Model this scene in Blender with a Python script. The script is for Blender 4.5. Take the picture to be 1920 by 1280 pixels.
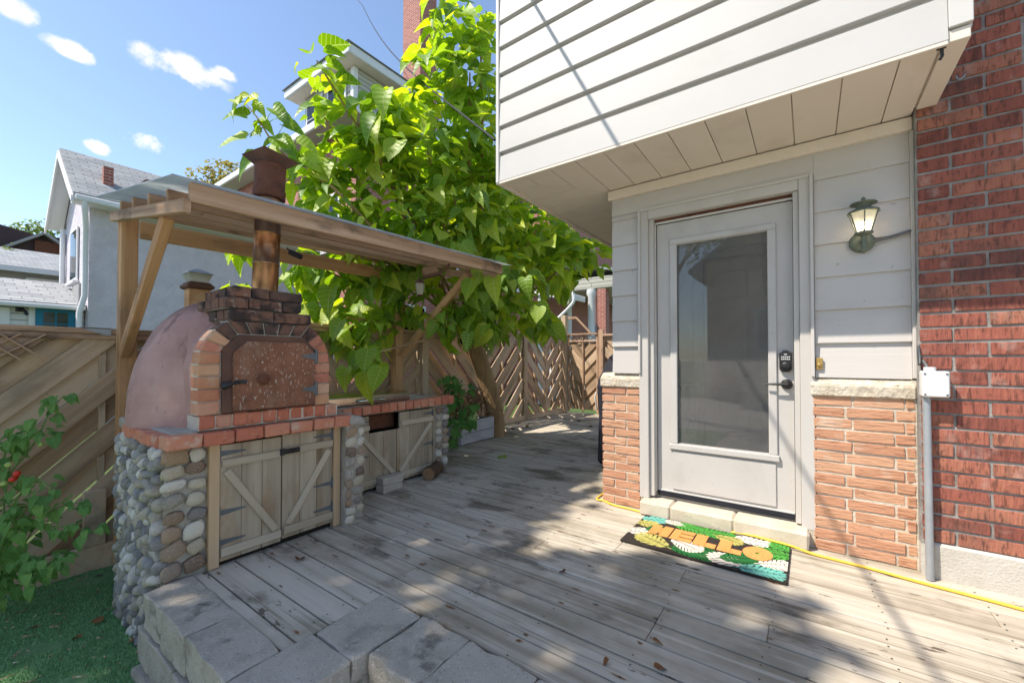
import bpy, bmesh, math, random
from mathutils import Vector, Matrix, noise as mnoise
random.seed(7)
PI = math.pi
scene = bpy.context.scene
for o in list(bpy.data.objects): bpy.data.objects.remove(o)
COL = scene.collection

# ------------------------------------------------------------------ camera
EYE = Vector((0, 0, 1.15)); YAW = math.radians(35.77); F = 773.0
cam_d = bpy.data.cameras.new('camera'); cam = bpy.data.objects.new('camera', cam_d); COL.objects.link(cam)
cam.location = EYE; cam.rotation_euler = (math.radians(90.9), 0, YAW)
cam_d.sensor_fit = 'HORIZONTAL'; cam_d.sensor_width = 36; cam_d.lens = F / 1920 * 36
cam_d.shift_y = 20 / 1920; cam_d.clip_start = 0.05; cam_d.clip_end = 600
scene.camera = cam
FW = Vector((-math.sin(YAW), math.cos(YAW), 0)); RT = Vector((math.cos(YAW), math.sin(YAW), 0))
def at(px, py, d):            # a photograph pixel at distance d along the viewing direction
    return EYE + FW * d + RT * ((px - 960) / F * d) + Vector((0, 0, (672 - py) / F * d))

# ------------------------------------------------------------------ world, sun, exposure
SUN = Vector((0.75, 1.0, -1.8)).normalized()
world = bpy.data.worlds.new('World'); scene.world = world; world.use_nodes = True
def build_world():
    nt = world.node_tree; nt.nodes.clear(); N = nt.nodes.new; L = nt.links.new
    out = N('ShaderNodeOutputWorld'); bg = N('ShaderNodeBackground'); bg.inputs[1].default_value = 0.073
    sky = N('ShaderNodeTexSky'); sky.sky_type = 'NISHITA'; sky.sun_disc = False
    sky.sun_elevation = math.asin(-SUN.z); sky.sun_rotation = math.radians(216.9)
    sky.air_density = 1.0; sky.dust_density = 0.3; sky.ozone_density = 2.4
    tc = N('ShaderNodeTexCoord')
    nz = N('ShaderNodeTexNoise'); nz.inputs['Scale'].default_value = 24; nz.inputs['Detail'].default_value = 6; nz.inputs['Roughness'].default_value = .6
    L(tc.outputs['Generated'], nz.inputs['Vector'])
    total = None
    # small fair-weather clouds: direction, half width, half height
    dr = lambda x, y: (at(x, y, 1) - EYE).normalized()
    for px, py, w, h in ((128, 88, 56, 22), (300, 112, 64, 30), (350, 128, 78, 34), (415, 132, 40, 16), (276, 264, 54, 21), (174, 272, 32, 17), (8, 4, 60, 30), (-300, 150, 120, 50), (-520, -60, 150, 60), (1500, -700, 300, 120)):
        c = dr(px, py); rv = dr(px + w, py) - dr(px - w, py); uv = dr(px, py - h) - dr(px, py + h)
        w, h = rv.length / 2, uv.length / 2; rv.normalize(); uv.normalize()
        sub = N('ShaderNodeVectorMath'); sub.operation = 'SUBTRACT'; L(tc.outputs['Generated'], sub.inputs[0]); sub.inputs[1].default_value = c
        terms = []
        for ax, sc in ((rv, w), (uv, h)):
            d = N('ShaderNodeVectorMath'); d.operation = 'DOT_PRODUCT'; L(sub.outputs[0], d.inputs[0]); d.inputs[1].default_value = ax / sc
            p = N('ShaderNodeMath'); p.operation = 'POWER'; L(d.outputs['Value'], p.inputs[0]); p.inputs[1].default_value = 2
            ab = N('ShaderNodeMath'); ab.operation = 'ABSOLUTE'; L(p.outputs[0], ab.inputs[0]); terms.append(ab)
        # squared via multiply to stay safe for negatives
        for t, (ax, sc) in zip(terms, ((rv, w), (uv, h))):
            pass
        sm = N('ShaderNodeMath'); sm.operation = 'ADD'; L(terms[0].outputs[0], sm.inputs[0]); L(terms[1].outputs[0], sm.inputs[1])
        far = N('ShaderNodeVectorMath'); far.operation = 'DOT_PRODUCT'; L(tc.outputs['Generated'], far.inputs[0]); far.inputs[1].default_value = c
        gt = N('ShaderNodeMath'); gt.operation = 'GREATER_THAN'; L(far.outputs['Value'], gt.inputs[0]); gt.inputs[1].default_value = 0.5
        inv = N('ShaderNodeMath'); inv.operation = 'SUBTRACT'; inv.inputs[0].default_value = 1.0; L(sm.outputs[0], inv.inputs[1])
        mx = N('ShaderNodeMath'); mx.operation = 'MAXIMUM'; L(inv.outputs[0], mx.inputs[0]); mx.inputs[1].default_value = 0
        mu = N('ShaderNodeMath'); mu.operation = 'MULTIPLY'; L(mx.outputs[0], mu.inputs[0]); L(gt.outputs[0], mu.inputs[1])
        if total is None: total = mu
        else:
            a = N('ShaderNodeMath'); a.operation = 'MAXIMUM'; L(total.outputs[0], a.inputs[0]); L(mu.outputs[0], a.inputs[1]); total = a
    # erode with noise
    a = N('ShaderNodeMath'); a.operation = 'MULTIPLY_ADD'; L(nz.outputs['Fac'], a.inputs[0]); a.inputs[1].default_value = 4.6; a.inputs[2].default_value = -2.4
    b = N('ShaderNodeMath'); b.operation = 'ADD'; L(total.outputs[0], b.inputs[0]); L(a.outputs[0], b.inputs[1])
    g = N('ShaderNodeMath'); g.operation = 'MULTIPLY'; L(b.outputs[0], g.inputs[0]); 
    st = N('ShaderNodeMath'); st.operation = 'GREATER_THAN'; L(total.outputs[0], st.inputs[0]); st.inputs[1].default_value = 0.0
    sm2 = N('ShaderNodeMath'); sm2.operation = 'MULTIPLY'; sm2.use_clamp = True; L(total.outputs[0], sm2.inputs[0]); sm2.inputs[1].default_value = 1.5
    L(sm2.outputs[0], g.inputs[1]); g.use_clamp = True
    ms = N('ShaderNodeMath'); ms.operation = 'MULTIPLY'; ms.use_clamp = True; L(g.outputs[0], ms.inputs[0]); ms.inputs[1].default_value = 1.25
    mix = N('ShaderNodeMix'); mix.data_type = 'RGBA'
    hsv = N('ShaderNodeHueSaturation'); hsv.inputs['Saturation'].default_value = .95; L(sky.outputs[0], hsv.inputs['Color'])
    L(ms.outputs[0], mix.inputs[0]); L(hsv.outputs[0], mix.inputs[6]); mix.inputs[7].default_value = (4.6, 4.6, 4.75, 1)
    L(mix.outputs[2], bg.inputs[0]); L(bg.outputs[0], out.inputs[0])
build_world()
sd = bpy.data.lights.new('sun', 'SUN'); sun = bpy.data.objects.new('sun', sd); COL.objects.link(sun)
sd.energy = 2.0; sd.angle = math.radians(0.53); sd.color = (1.0, 0.92, 0.81)
sun.rotation_euler = SUN.to_track_quat('-Z', 'Y').to_euler(); sun.location = (-6, -8, 15)
scene.view_settings.view_transform = 'Standard'; scene.view_settings.look = 'None'
scene.view_settings.exposure = 1.78; scene.view_settings.gamma = 1.0
scene.render.resolution_x = 1024; scene.render.resolution_y = 682
scene.render.engine = 'CYCLES'
scene.cycles.max_bounces = 6; scene.cycles.transparent_max_bounces = 10

# ------------------------------------------------------------------ materials
def lin(c):
    return tuple(((v / 255) / 12.92 if v / 255 <= .04045 else ((v / 255 + .055) / 1.055) ** 2.4) for v in c) + (1,)
MATS = {}
def mk(name, cols, rough=.8, nscale=6., stretch=(1, 1, 1), rand=.5, bump=.3, bscale=40., bstretch=None, spec=.3, metal=0., patches=(), coat=0., bdist=.01, world_space=False, detail=6., contrast=1.0):
    """procedural material: colour ramp driven by stretched noise and per-object random, coloured patches, noise bump"""
    m = bpy.data.materials.new(name); m.use_nodes = True; nt = m.node_tree; nt.nodes.clear(); N = nt.nodes.new; L = nt.links.new
    out = N('ShaderNodeOutputMaterial'); p = N('ShaderNodeBsdfPrincipled'); L(p.outputs[0], out.inputs[0])
    p.inputs['Roughness'].default_value = rough; p.inputs['Metallic'].default_value = metal; p.inputs['Specular IOR Level'].default_value = spec
    if coat: p.inputs['Coat Weight'].default_value = coat
    tc = N('ShaderNodeTexCoord'); oi = N('ShaderNodeObjectInfo')
    if world_space:
        g = N('ShaderNodeNewGeometry'); src = g.outputs['Position']
    else:
        sc = N('ShaderNodeMath'); sc.operation = 'MULTIPLY'; sc.inputs[1].default_value = 37.0; L(oi.outputs['Random'], sc.inputs[0])
        ad = N('ShaderNodeVectorMath'); ad.operation = 'ADD'; L(tc.outputs['Object'], ad.inputs[0]); L(sc.outputs[0], ad.inputs[1]); src = ad.outputs[0]
    mp = N('ShaderNodeMapping'); L(src, mp.inputs[0]); mp.inputs['Scale'].default_value = stretch
    def noise(scale, vec, det=detail, r=.6):
        n = N('ShaderNodeTexNoise'); n.inputs['Scale'].default_value = scale; n.inputs['Detail'].default_value = det; n.inputs['Roughness'].default_value = r
        L(vec, n.inputs['Vector']); return n.outputs['Fac']
    f = noise(nscale, mp.outputs[0])
    mr = N('ShaderNodeMapRange'); L(f, mr.inputs[0]); mr.inputs[1].default_value = .5 - .25 / contrast; mr.inputs[2].default_value = .5 + .25 / contrast
    mixf = N('ShaderNodeMix'); mixf.data_type = 'FLOAT'; mixf.inputs[0].default_value = rand
    L(mr.outputs[0], mixf.inputs[2]); L(oi.outputs['Random'], mixf.inputs[3])
    ramp = N('ShaderNodeValToRGB'); L(mixf.outputs[0], ramp.inputs[0])
    el = ramp.color_ramp.elements
    while len(el) < len(cols): el.new(.5)
    for i, c in enumerate(cols):
        el[i].position = i / max(1, len(cols) - 1); el[i].color = lin(c)
    col = ramp.outputs[0]
    for i, pt in enumerate(patches):
        pc, ps, th, soft, amt, pst = pt[:6]
        mp2 = N('ShaderNodeMapping'); L(N('ShaderNodeNewGeometry').outputs['Position'] if len(pt) > 6 else src, mp2.inputs[0]); mp2.inputs['Scale'].default_value = pst; mp2.inputs['Location'].default_value = (3.1 * i, 1.7 * i, 5.3 * i)
        f2 = noise(ps, mp2.outputs[0], 5)
        r2 = N('ShaderNodeMapRange'); L(f2, r2.inputs[0]); r2.inputs[1].default_value = th; r2.inputs[2].default_value = th + soft; r2.inputs[4].default_value = amt
        mx = N('ShaderNodeMix'); mx.data_type = 'RGBA'; L(r2.outputs[0], mx.inputs[0]); L(col, mx.inputs[6]); mx.inputs[7].default_value = lin(pc); col = mx.outputs[2]
    L(col, p.inputs['Base Color'])
    if bump:
        mb = N('ShaderNodeMapping'); L(src, mb.inputs[0]); mb.inputs['Scale'].default_value = bstretch or stretch
        fb = noise(bscale, mb.outputs[0], 6)
        b = N('ShaderNodeBump'); b.inputs['Strength'].default_value = bump; b.inputs['Distance'].default_value = bdist; L(fb, b.inputs['Height']); L(b.outputs[0], p.inputs['Normal'])
    MATS[name] = m
    return m
GR = (.06, 1, 1)
mk('deck_wood', [(146, 134, 116), (178, 167, 149), (192, 182, 165), (201, 192, 177)], .85, 5, (.12, 3, 3), .35, .55, 24, (.06, 2.5, 2.5), bdist=.004, contrast=1.3,
   patches=[((116, 104, 86), 8, .55, .10, .6, (.12, 4, 1)), ((116, 107, 84), 1.3, .50, .14, .62, (.8, 1, 1), 1), ((86, 77, 62), 3.2, .56, .08, .65, (.5, 1, 1), 1), ((214, 206, 190), 9, .6, .08, .5, (.12, 4, 1)), ((70, 58, 46), 11, .64, .04, .8, (.5, 1.4, 1))])
mk('litter', [(110, 84, 56), (160, 136, 96), (196, 186, 160)], .9, 40, rand=0, bump=0, world_space=True, contrast=2)
mk('rust_stain', [(112, 82, 60), (142, 104, 74), (168, 132, 100)], .95, 60, rand=0, bump=.2, world_space=True)
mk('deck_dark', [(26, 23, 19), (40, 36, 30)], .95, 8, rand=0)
mk('cedar', [(160, 116, 78), (200, 154, 110), (216, 176, 134)], .8, 4, (.15, 3, 3), .35, .5, 18, (.06, 2.5, 2.5), contrast=1.7, bdist=.004, patches=[((96, 82, 64), 4, .52, .15, .6, (.3, 1, 1)), ((84, 48, 26), 6, .7, .03, .8, (.6, 1, 1))])
mk('fence_wood', [(146, 120, 96), (186, 156, 126), (206, 180, 152), (212, 190, 166)], .85, 4, (.15, 3, 3), .55, .5, 18, (.06, 2.5, 2.5), contrast=1.7, bdist=.004, patches=[((104, 96, 84), 3, .5, .18, .6, (.4, 1, 1)), ((70, 50, 34), 7, .69, .03, .8, (.6, 1.2, 1)), ((96, 104, 66), 3, .6, .1, .4, (.6, 1, 1))])
mk('old_beam', [(142, 112, 90), (184, 150, 122), (204, 174, 148)], .85, 5, (.12, 3, 3), .3, .5, 20, (.06, 2.5, 2.5), contrast=1.7, bdist=.004, patches=[((70, 62, 54), 3, .56, .12, .8, (.5, 1, 1)), ((92, 54, 34), 5, .68, .04, .7, (.5, 1, 1))])
mk('grey_wood', [(136, 122, 102), (168, 154, 132), (190, 176, 154)], .88, 5, (3, 3, .12), .4, .6, 24, (2.5, 2.5, .07), bdist=.004, contrast=1.5, patches=[((140, 104, 64), 2.5, .54, .12, .6, (1, 1, .4)), ((98, 84, 66), 9, .6, .08, .6, (2, 2, .15))])
mk('grey_rail', [(154, 140, 118), (182, 168, 146), (198, 186, 166)], .88, 5, (.12, 3, 3), .4, .5, 24, (.07, 2.5, 2.5), bdist=.004, patches=[((136, 104, 66), 2.5, .56, .12, .55, (.5, 1, 1))])
mk('jamb_wood', [(168, 134, 98), (192, 162, 126), (200, 176, 146)], .85, 5, (3, 3, .12), .2, .4, 22, (2.5, 2.5, .06), bdist=.003)
mk('red_brick', [(96, 58, 52), (136, 80, 68), (158, 94, 78), (172, 112, 90), (112, 88, 74)], .9, 6, (7, 1, .4), .62, .9, 30, (2.6, 1, .35), bdist=.012, patches=[((78, 52, 46), 46, .54, .07, .6, (1.5, 1, .3)), ((92, 62, 54), 30, .58, .06, .5, (1, 1, 1)), ((194, 162, 150), 9, .58, .14, .5, (1, 1, .7)), ((74, 66, 62), 2.2, .56, .12, .6, (1, 1, 1), 1)])
mk('orange_brick', [(178, 126, 98), (192, 142, 112), (200, 154, 122), (206, 166, 138)], .92, 6, (.6, 1, 3), .6, .75, 34, (.4, 1, 2.4), bdist=.012, patches=[((150, 98, 74), 14, .58, .08, .6, (.5, 1, 2.2)), ((212, 196, 176), 5, .6, .12, .5, (1, 1, 1)), ((120, 92, 76), 30, .66, .04, .7, (.6, 1, 1.6))])
mk('oven_brick', [(174, 106, 86), (194, 118, 92), (200, 136, 108), (190, 152, 130)], .92, 8, rand=.65, bump=.6, bscale=60, patches=[((202, 186, 166), 11, .58, .1, .6, (1, 1, 1)), ((116, 60, 48), 20, .6, .06, .5, (1, 1, 1))])
mk('arch_brick', [(178, 106, 82), (198, 148, 112), (206, 168, 138), (192, 122, 98), (168, 118, 100)], .92, 8, rand=.8, bump=.5, bscale=60, patches=[((196, 178, 156), 8, .6, .1, .55, (1, 1, 1)), ((110, 74, 56), 20, .6, .06, .5, (1, 1, 1))])
mk('sooty_brick', [(56, 50, 48), (92, 74, 66), (126, 92, 76), (146, 102, 84)], .95, 7, rand=.55, bump=.6, bscale=60, patches=[((46, 44, 44), 9, .46, .12, .85, (1, 1, 1)), ((168, 154, 142), 14, .6, .06, .6, (1, 1, 1))])
mk('mortar', [(140, 134, 122), (170, 163, 150), (190, 183, 170)], .95, 10, rand=0, bump=.7, bscale=70)
mk('dark_mortar', [(116, 112, 108), (146, 142, 137), (172, 168, 162)], .95, 9, rand=0, bump=.7, bscale=60)
mk('pale_mortar', [(176, 164, 146), (200, 188, 170), (214, 204, 188)], .95, 9, rand=0, bump=.7, bscale=60)
mk('concrete_cap', [(178, 164, 144), (204, 192, 172), (220, 210, 194)], .95, 14, rand=0, bump=1.0, bscale=34, bdist=.02, patches=[((128, 116, 100), 22, .62, .05, .8, (.5, 1, 1))])
mk('concrete', [(168, 162, 150), (192, 186, 174), (206, 200, 190)], .95, 5, rand=.1, bump=.5, bscale=80)
mk('paver', [(158, 149, 134), (182, 173, 158), (194, 186, 172)], .95, 9, rand=.25, bump=1.0, bscale=150, bdist=.008, detail=9, patches=[((204, 198, 186), 70, .60, .04, .75, (1, 1, 1)), ((96, 90, 82), 90, .62, .04, .6, (1, 1, 1)), ((84, 82, 72), 3, .55, .15, .6, (1, 1, 1)), ((60, 58, 50), 5, .62, .08, .6, (1, 1, 2))])
mk('step_block', [(186, 172, 150), (204, 192, 172), (212, 202, 184)], .95, 7, rand=.15, bump=.6, bscale=140, bdist=.006, patches=[((150, 138, 118), 70, .62, .05, .6, (1, 1, 1))])
mk('pebble', [(100, 100, 102), (136, 135, 134), (168, 165, 160), (120, 117, 114), (178, 168, 150), (212, 208, 200), (146, 134, 118)], .75, 3, rand=.9, bump=.25, bscale=30, patches=[((196, 192, 184), 5, .6, .1, .4, (1, 1, 1))])
mk('fieldstone', [(158, 142, 118), (194, 184, 162), (212, 206, 192), (100, 86, 80), (168, 142, 114), (124, 120, 116), (182, 172, 152)], .85, 4, rand=.85, bump=.4, bscale=24, patches=[((206, 200, 188), 5, .58, .12, .5, (1, 1, 1))])
mk('white_siding', [(188, 185, 181), (196, 193, 189)], .5, 2, rand=.3, bump=.06, bscale=3, patches=[((176, 172, 164), 2.2, .55, .25, .5, (.4, 1, 1.5))])
mk('white_trim', [(198, 195, 190), (206, 203, 198)], .5, 2, rand=.3, bump=0)
mk('grey_siding', [(192, 187, 181), (200, 195, 189)], .6, 2, (.3, 1, 1), .3, .12, 60, (.05, 1, 1), patches=[((182, 176, 168), 3, .56, .2, .55, (.5, 1, 1.2)), ((140, 132, 122), 16, .68, .03, .5, (1, 1, 1))])
mk('soffit', [(222, 209, 193), (228, 216, 201)], .6, 3, rand=.25, bump=.05, patches=[((198, 184, 166), 2.0, .55, .2, .5, (1, 1, 1))])
mk('grey_casing', [(178, 173, 166), (192, 187, 180), (198, 194, 188)], .6, 5, (1, 1, .2), .1, .25, 30, (3, 3, .2), bdist=.003, patches=[((222, 220, 214), 16, .69, .02, .7, (1, 1, .4))])
mk('door_paint', [(186, 182, 176), (195, 191, 186)], .55, 3, rand=.1, bump=.08, bscale=50, patches=[((164, 158, 150), 3.5, .56, .18, .5, (1, 1, .6)), ((142, 136, 128), 40, .70, .03, .6, (1, 1, .4))])
mk('pale_plastic', [(214, 214, 212), (222, 222, 220)], .45, 3, rand=.1, bump=0)
mk('galvanised', [(150, 154, 158), (172, 176, 180)], .5, 12, rand=.1, bump=.05, metal=.3)
mk('black_metal', [(24, 24, 26), (40, 40, 42)], .45, 10, rand=.1, bump=.1, spec=.5)
mk('black_rubber', [(26, 27, 32), (44, 46, 54)], .9, 40, (.2, 1, 1), rand=0, bump=.2)
mk('hinge_metal', [(92, 96, 98), (118, 122, 124)], .6, 10, rand=.1, bump=.1, metal=.4)
mk('brass', [(176, 144, 82), (206, 178, 116)], .4, 8, rand=.1, bump=0, metal=.6)
mk('verdigris', [(84, 92, 82), (116, 122, 106), (138, 136, 112)], .6, 20, rand=.1, bump=.2, metal=.3)
mk('rust', [(82, 52, 40), (112, 72, 54), (128, 86, 64)], .85, 12, rand=.05, bump=.4, bscale=80, metal=.15)
mk('rust_door', [(110, 76, 60), (138, 94, 72), (156, 110, 84)], .8, 9, rand=.05, bump=.3, bscale=80, metal=.15, patches=[((206, 196, 184), 80, .60, .04, .75, (1, 1, .45)), ((150, 120, 100), 8, .56, .1, .5, (1, 1, .6)), ((84, 54, 44), 3, .55, .1, .5, (1, 1, 1))])
mk('rust_frame', [(78, 62, 56), (106, 78, 66), (128, 92, 74)], .85, 6, rand=.05, bump=.3, bscale=80, metal=.15)
mk('dome_stucco', [(164, 126, 116), (182, 144, 134), (194, 160, 150)], .92, 3, rand=0, bump=.6, bscale=14, bdist=.02, patches=[((122, 92, 86), 2.2, .48, .16, .7, (1, 1, .6)), ((104, 78, 72), 5, .58, .08, .6, (1.4, 1.4, .3)), ((186, 156, 146), 7, .62, .08, .4, (1, 1, 1)), ((92, 70, 66), 26, .66, .03, .5, (1, 1, .5))])
mk('heat_steel', [(110, 70, 50), (140, 92, 64), (168, 130, 96), (126, 80, 56)], .34, 2.2, (1, 1, 1.2), .05, .04, 20, metal=.95, spec=.5)
mk('stainless', [(206, 202, 192), (218, 214, 204)], .22, 3, rand=.05, bump=.12, bscale=5, metal=1.0, bdist=.03)
mk('bark', [(138, 108, 76), (172, 140, 102), (190, 162, 122)], .92, 7, (1, 1, .3), 0, .9, 22, (1, 1, .25), bdist=.03, patches=[((90, 92, 60), 3, .6, .12, .5, (1, 1, .5))])
mk('dark_bark', [(70, 54, 42), (98, 78, 60)], .92, 9, (1, 1, .3), 0, .8, 26, bdist=.02)
mk('log_end', [(118, 92, 68), (150, 118, 88), (134, 100, 72)], .9, 16, rand=0, bump=.3)
mk('twig', [(112, 86, 62), (150, 120, 90), (170, 142, 110)], .9, 6, rand=.9, bump=.2)
mk('planter_paint', [(164, 160, 164), (190, 186, 190), (206, 202, 204)], .8, 5, (.3, 1, 2), .3, .4, 30, (.1, 1, 1), patches=[((124, 116, 108), 6, .6, .1, .6, (.6, 1, 1))])
mk('turf_base', [(100, 136, 90), (116, 154, 102), (132, 166, 114)], .95, 14, rand=0, bump=.8, bscale=160, patches=[((70, 66, 52), 5, .62, .08, .7, (1, 1, 1))])
mk('lawn', [(58, 78, 40), (76, 96, 50), (88, 104, 60)], .95, 3, rand=0, bump=.5, bscale=40)
mk('turf_blade', [(112, 156, 100), (132, 178, 116), (150, 192, 132)], .7, 30, rand=.3, bump=0, world_space=True)
mk('yellow_cord', [(226, 186, 62), (236, 198, 76)], .5, 6, rand=0, bump=0)
mk('black_cord', [(22, 22, 24), (34, 34, 36)], .6, 6, rand=0, bump=0)
mk('cover_cloth', [(42, 42, 50), (58, 58, 68)], .8, 5, rand=0, bump=.3, bscale=14, bdist=.02)
mk('stucco', [(192, 186, 192), (204, 198, 204), (212, 206, 211)], .95, 3, rand=0, bump=.9, bscale=9, bdist=.05, world_space=True)
mk('tan_stucco', [(196, 164, 140), (206, 176, 152)], .9, 3, rand=0, bump=.3)
mk('house_white', [(216, 216, 216), (224, 224, 224)], .7, 2, rand=.1, bump=.1)
mk('room_white', [(224, 218, 208), (230, 225, 216)], .8, 2, rand=.1, bump=0)
mk('teal_paint', [(28, 110, 140), (36, 122, 152)], .5, 3, rand=.1, bump=0)
mk('dark_siding', [(66, 54, 54), (78, 64, 62)], .8, 3, rand=.1, bump=.1)
mk('tan_siding', [(150, 148, 146), (164, 162, 160)], .8, 3, rand=.1, bump=.1)
mk('pale_blue', [(140, 186, 214), (156, 198, 222)], .5, 3, rand=.1, bump=0)
mk('tomato_skin', [(196, 40, 22), (214, 62, 30)], .3, 4, rand=.3, bump=0, spec=.5)
mk('tomato_green', [(150, 170, 80), (170, 184, 100)], .35, 4, rand=.3, bump=0, spec=.5)
mk('hydrangea', [(150, 178, 96), (178, 200, 124), (196, 212, 150)], .8, 8, rand=.5, bump=.3)
mk('dead_leaf', [(92, 58, 36), (136, 88, 52), (160, 110, 66), (60, 42, 32)], .85, 8, rand=.8, bump=.3)
mk('mat_base', [(46, 40, 36), (64, 56, 48)], .98, 60, rand=0, bump=.9, bscale=200)
for n, a, b in (('mat_orange', (206, 138, 72), (224, 160, 92)), ('mat_green', (62, 140, 52), (88, 166, 70)), ('mat_dark_green', (26, 92, 44), (44, 116, 56)), ('mat_white', (214, 204, 188), (226, 218, 204)),
                ('mat_teal', (90, 168, 152), (126, 192, 178)), ('mat_yellow', (172, 164, 84), (194, 186, 108))):
    mk(n, [a, b], .98, 50, rand=.3, bump=.5, bscale=260, patches=[((96, 82, 62), 12, .56, .12, .4, (1, 1, 1)), ((70, 60, 48), 120, .62, .05, .5, (1, 1, 1))])

def leafmat(name, a, b, c, trans=.5, gloss=.25, veins=.38):
    m = bpy.data.materials.new(name); m.use_nodes = True; nt = m.node_tree; nt.nodes.clear(); N = nt.nodes.new; L = nt.links.new
    out = N('ShaderNodeOutputMaterial'); p = N('ShaderNodeBsdfPrincipled'); t = N('ShaderNodeBsdfTranslucent'); mx = N('ShaderNodeMixShader')
    p.inputs['Roughness'].default_value = .45; p.inputs['Specular IOR Level'].default_value = gloss
    oi = N('ShaderNodeObjectInfo'); g = N('ShaderNodeNewGeometry'); nz = N('ShaderNodeTexNoise'); nz.inputs['Scale'].default_value = 3.0
    L(g.outputs['Position'], nz.inputs['Vector'])
    ri = N('ShaderNodeMath'); ri.operation = 'ADD'; L(g.outputs['Random Per Island'], ri.inputs[0]); L(oi.outputs['Random'], ri.inputs[1])
    fr = N('ShaderNodeMath'); fr.operation = 'FRACT'; L(ri.outputs[0], fr.inputs[0])
    mf = N('ShaderNodeMix'); mf.data_type = 'FLOAT'; mf.inputs[0].default_value = .6; L(nz.outputs['Fac'], mf.inputs[2]); L(fr.outputs[0], mf.inputs[3])
    r = N('ShaderNodeValToRGB'); L(mf.outputs[0], r.inputs[0]); e = r.color_ramp.elements; e.new(.5)
    for i, cc in enumerate((a, b, c)): e[i].position = (0.15, .5, .9)[i]; e[i].color = lin(cc)
    uv = N('ShaderNodeUVMap'); uv.uv_map = 'UVMap'; sp = N('ShaderNodeSeparateXYZ'); L(uv.outputs[0], sp.inputs[0])
    def mth(op, a, b=None):
        n_ = N('ShaderNodeMath'); n_.operation = op
        for i_, q in enumerate((a, b)):
            if q is None: continue
            if isinstance(q, (int, float)): n_.inputs[i_].default_value = q
            else: L(q, n_.inputs[i_])
        return n_.outputs[0]
    ax = mth('ABSOLUTE', sp.outputs[0]); side = mth('FRACT', mth('MULTIPLY', mth('SUBTRACT', sp.outputs[1], mth('MULTIPLY', ax, .55)), 6.0))
    v1 = mth('LESS_THAN', ax, .022); v2 = mth('LESS_THAN', mth('ABSOLUTE', mth('SUBTRACT', side, .5)), .055); vein = mth('MULTIPLY', mth('MAXIMUM', v1, v2), veins)
    vm = N('ShaderNodeMix'); vm.data_type = 'RGBA'; L(vein, vm.inputs[0]); L(r.outputs[0], vm.inputs[6]); vm.inputs[7].default_value = lin((206, 216, 140)); r = vm
    bpn = N('ShaderNodeBump'); bpn.inputs['Strength'].default_value = .5; bpn.inputs['Distance'].default_value = .01; L(mth('MULTIPLY', mth('ABSOLUTE', mth('SUBTRACT', side, .5)), 1.0), bpn.inputs['Height']); L(bpn.outputs[0], p.inputs['Normal'])
    r_out = vm.outputs[2]
    L(r_out, p.inputs['Base Color'])
    hs = N('ShaderNodeHueSaturation'); hs.inputs['Hue'].default_value = .48; hs.inputs['Saturation'].default_value = 1.15; hs.inputs['Value'].default_value = 1.6; L(r_out, hs.inputs['Color']); L(hs.outputs[0], t.inputs[0])
    mx.inputs[0].default_value = trans; L(p.outputs[0], mx.inputs[1]); L(t.outputs[0], mx.inputs[2]); L(mx.outputs[0], out.inputs[0])
    MATS[name] = m
leafmat('catalpa_leaf', (92, 134, 48), (138, 176, 60), (200, 210, 82), .5, .5)
leafmat('tomato_leaf', (84, 128, 66), (106, 150, 78), (134, 172, 96), .35, .25, .14)
leafmat('shrub_leaf', (66, 112, 54), (86, 136, 66), (110, 158, 82), .35, .25, .2)
leafmat('far_leaf', (74, 96, 44), (98, 122, 58), (124, 146, 74), .3)
leafmat('gold_leaf', (104, 108, 50), (148, 142, 70), (176, 158, 84), .3)

def glass_mat(name, tint, gloss_rough=0.0, extra=None):
    m = bpy.data.materials.new(name); m.use_nodes = True; nt = m.node_tree; nt.nodes.clear(); N = nt.nodes.new; L = nt.links.new
    out = N('ShaderNodeOutputMaterial'); tr = N('ShaderNodeBsdfTransparent'); gl = N('ShaderNodeBsdfGlossy'); mx = N('ShaderNodeMixShader'); fr = N('ShaderNodeFresnel')
    tr.inputs[0].default_value = tint + (1,); gl.inputs['Roughness'].default_value = gloss_rough; fr.inputs[0].default_value = 1.6
    L(fr.outputs[0], mx.inputs[0]); L(tr.outputs[0], mx.inputs[1]); L(gl.outputs[0], mx.inputs[2]); last = mx
    if extra:
        col, amt, scale = extra
        d = N('ShaderNodeBsdfDiffuse'); d.inputs[0].default_value = lin(col); t2 = N('ShaderNodeBsdfTranslucent'); t2.inputs[0].default_value = lin(col)
        m2 = N('ShaderNodeMixShader'); L(d.outputs[0], m2.inputs[1]); L(t2.outputs[0], m2.inputs[2]); m2.inputs[0].default_value = .5
        g = N('ShaderNodeTexCoord'); nz = N('ShaderNodeTexNoise'); nz.inputs['Scale'].default_value = scale; nz.inputs['Detail'].default_value = 6; L(g.outputs['Object'], nz.inputs['Vector'])
        mr = N('ShaderNodeMapRange'); mr.inputs[1].default_value = .35; mr.inputs[2].default_value = .75; mr.inputs[3].default_value = amt[0]; mr.inputs[4].default_value = amt[1]; L(nz.outputs['Fac'], mr.inputs[0])
        m3 = N('ShaderNodeMixShader'); L(mr.outputs[0], m3.inputs[0]); L(mx.outputs[0], m3.inputs[1]); L(m2.outputs[0], m3.inputs[2]); last = m3
    L(last.outputs[0], out.inputs[0]); MATS[name] = m
glass_mat('door_glass', (.95, .96, .97), 0.0, ((190, 188, 184), (.14, .32), 3))
glass_mat('poly_sheet', (.93, .95, .95), .25, ((232, 236, 236), (.35, .6), 3))
glass_mat('clear_glass', (.97, .97, .97), 0.0)
glass_mat('window_glass', (.4, .45, .5), 0.0)
glass_mat('frosted_glass', (.9, .88, .82), .3, ((236, 230, 216), (.45, .6), 20))
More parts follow.
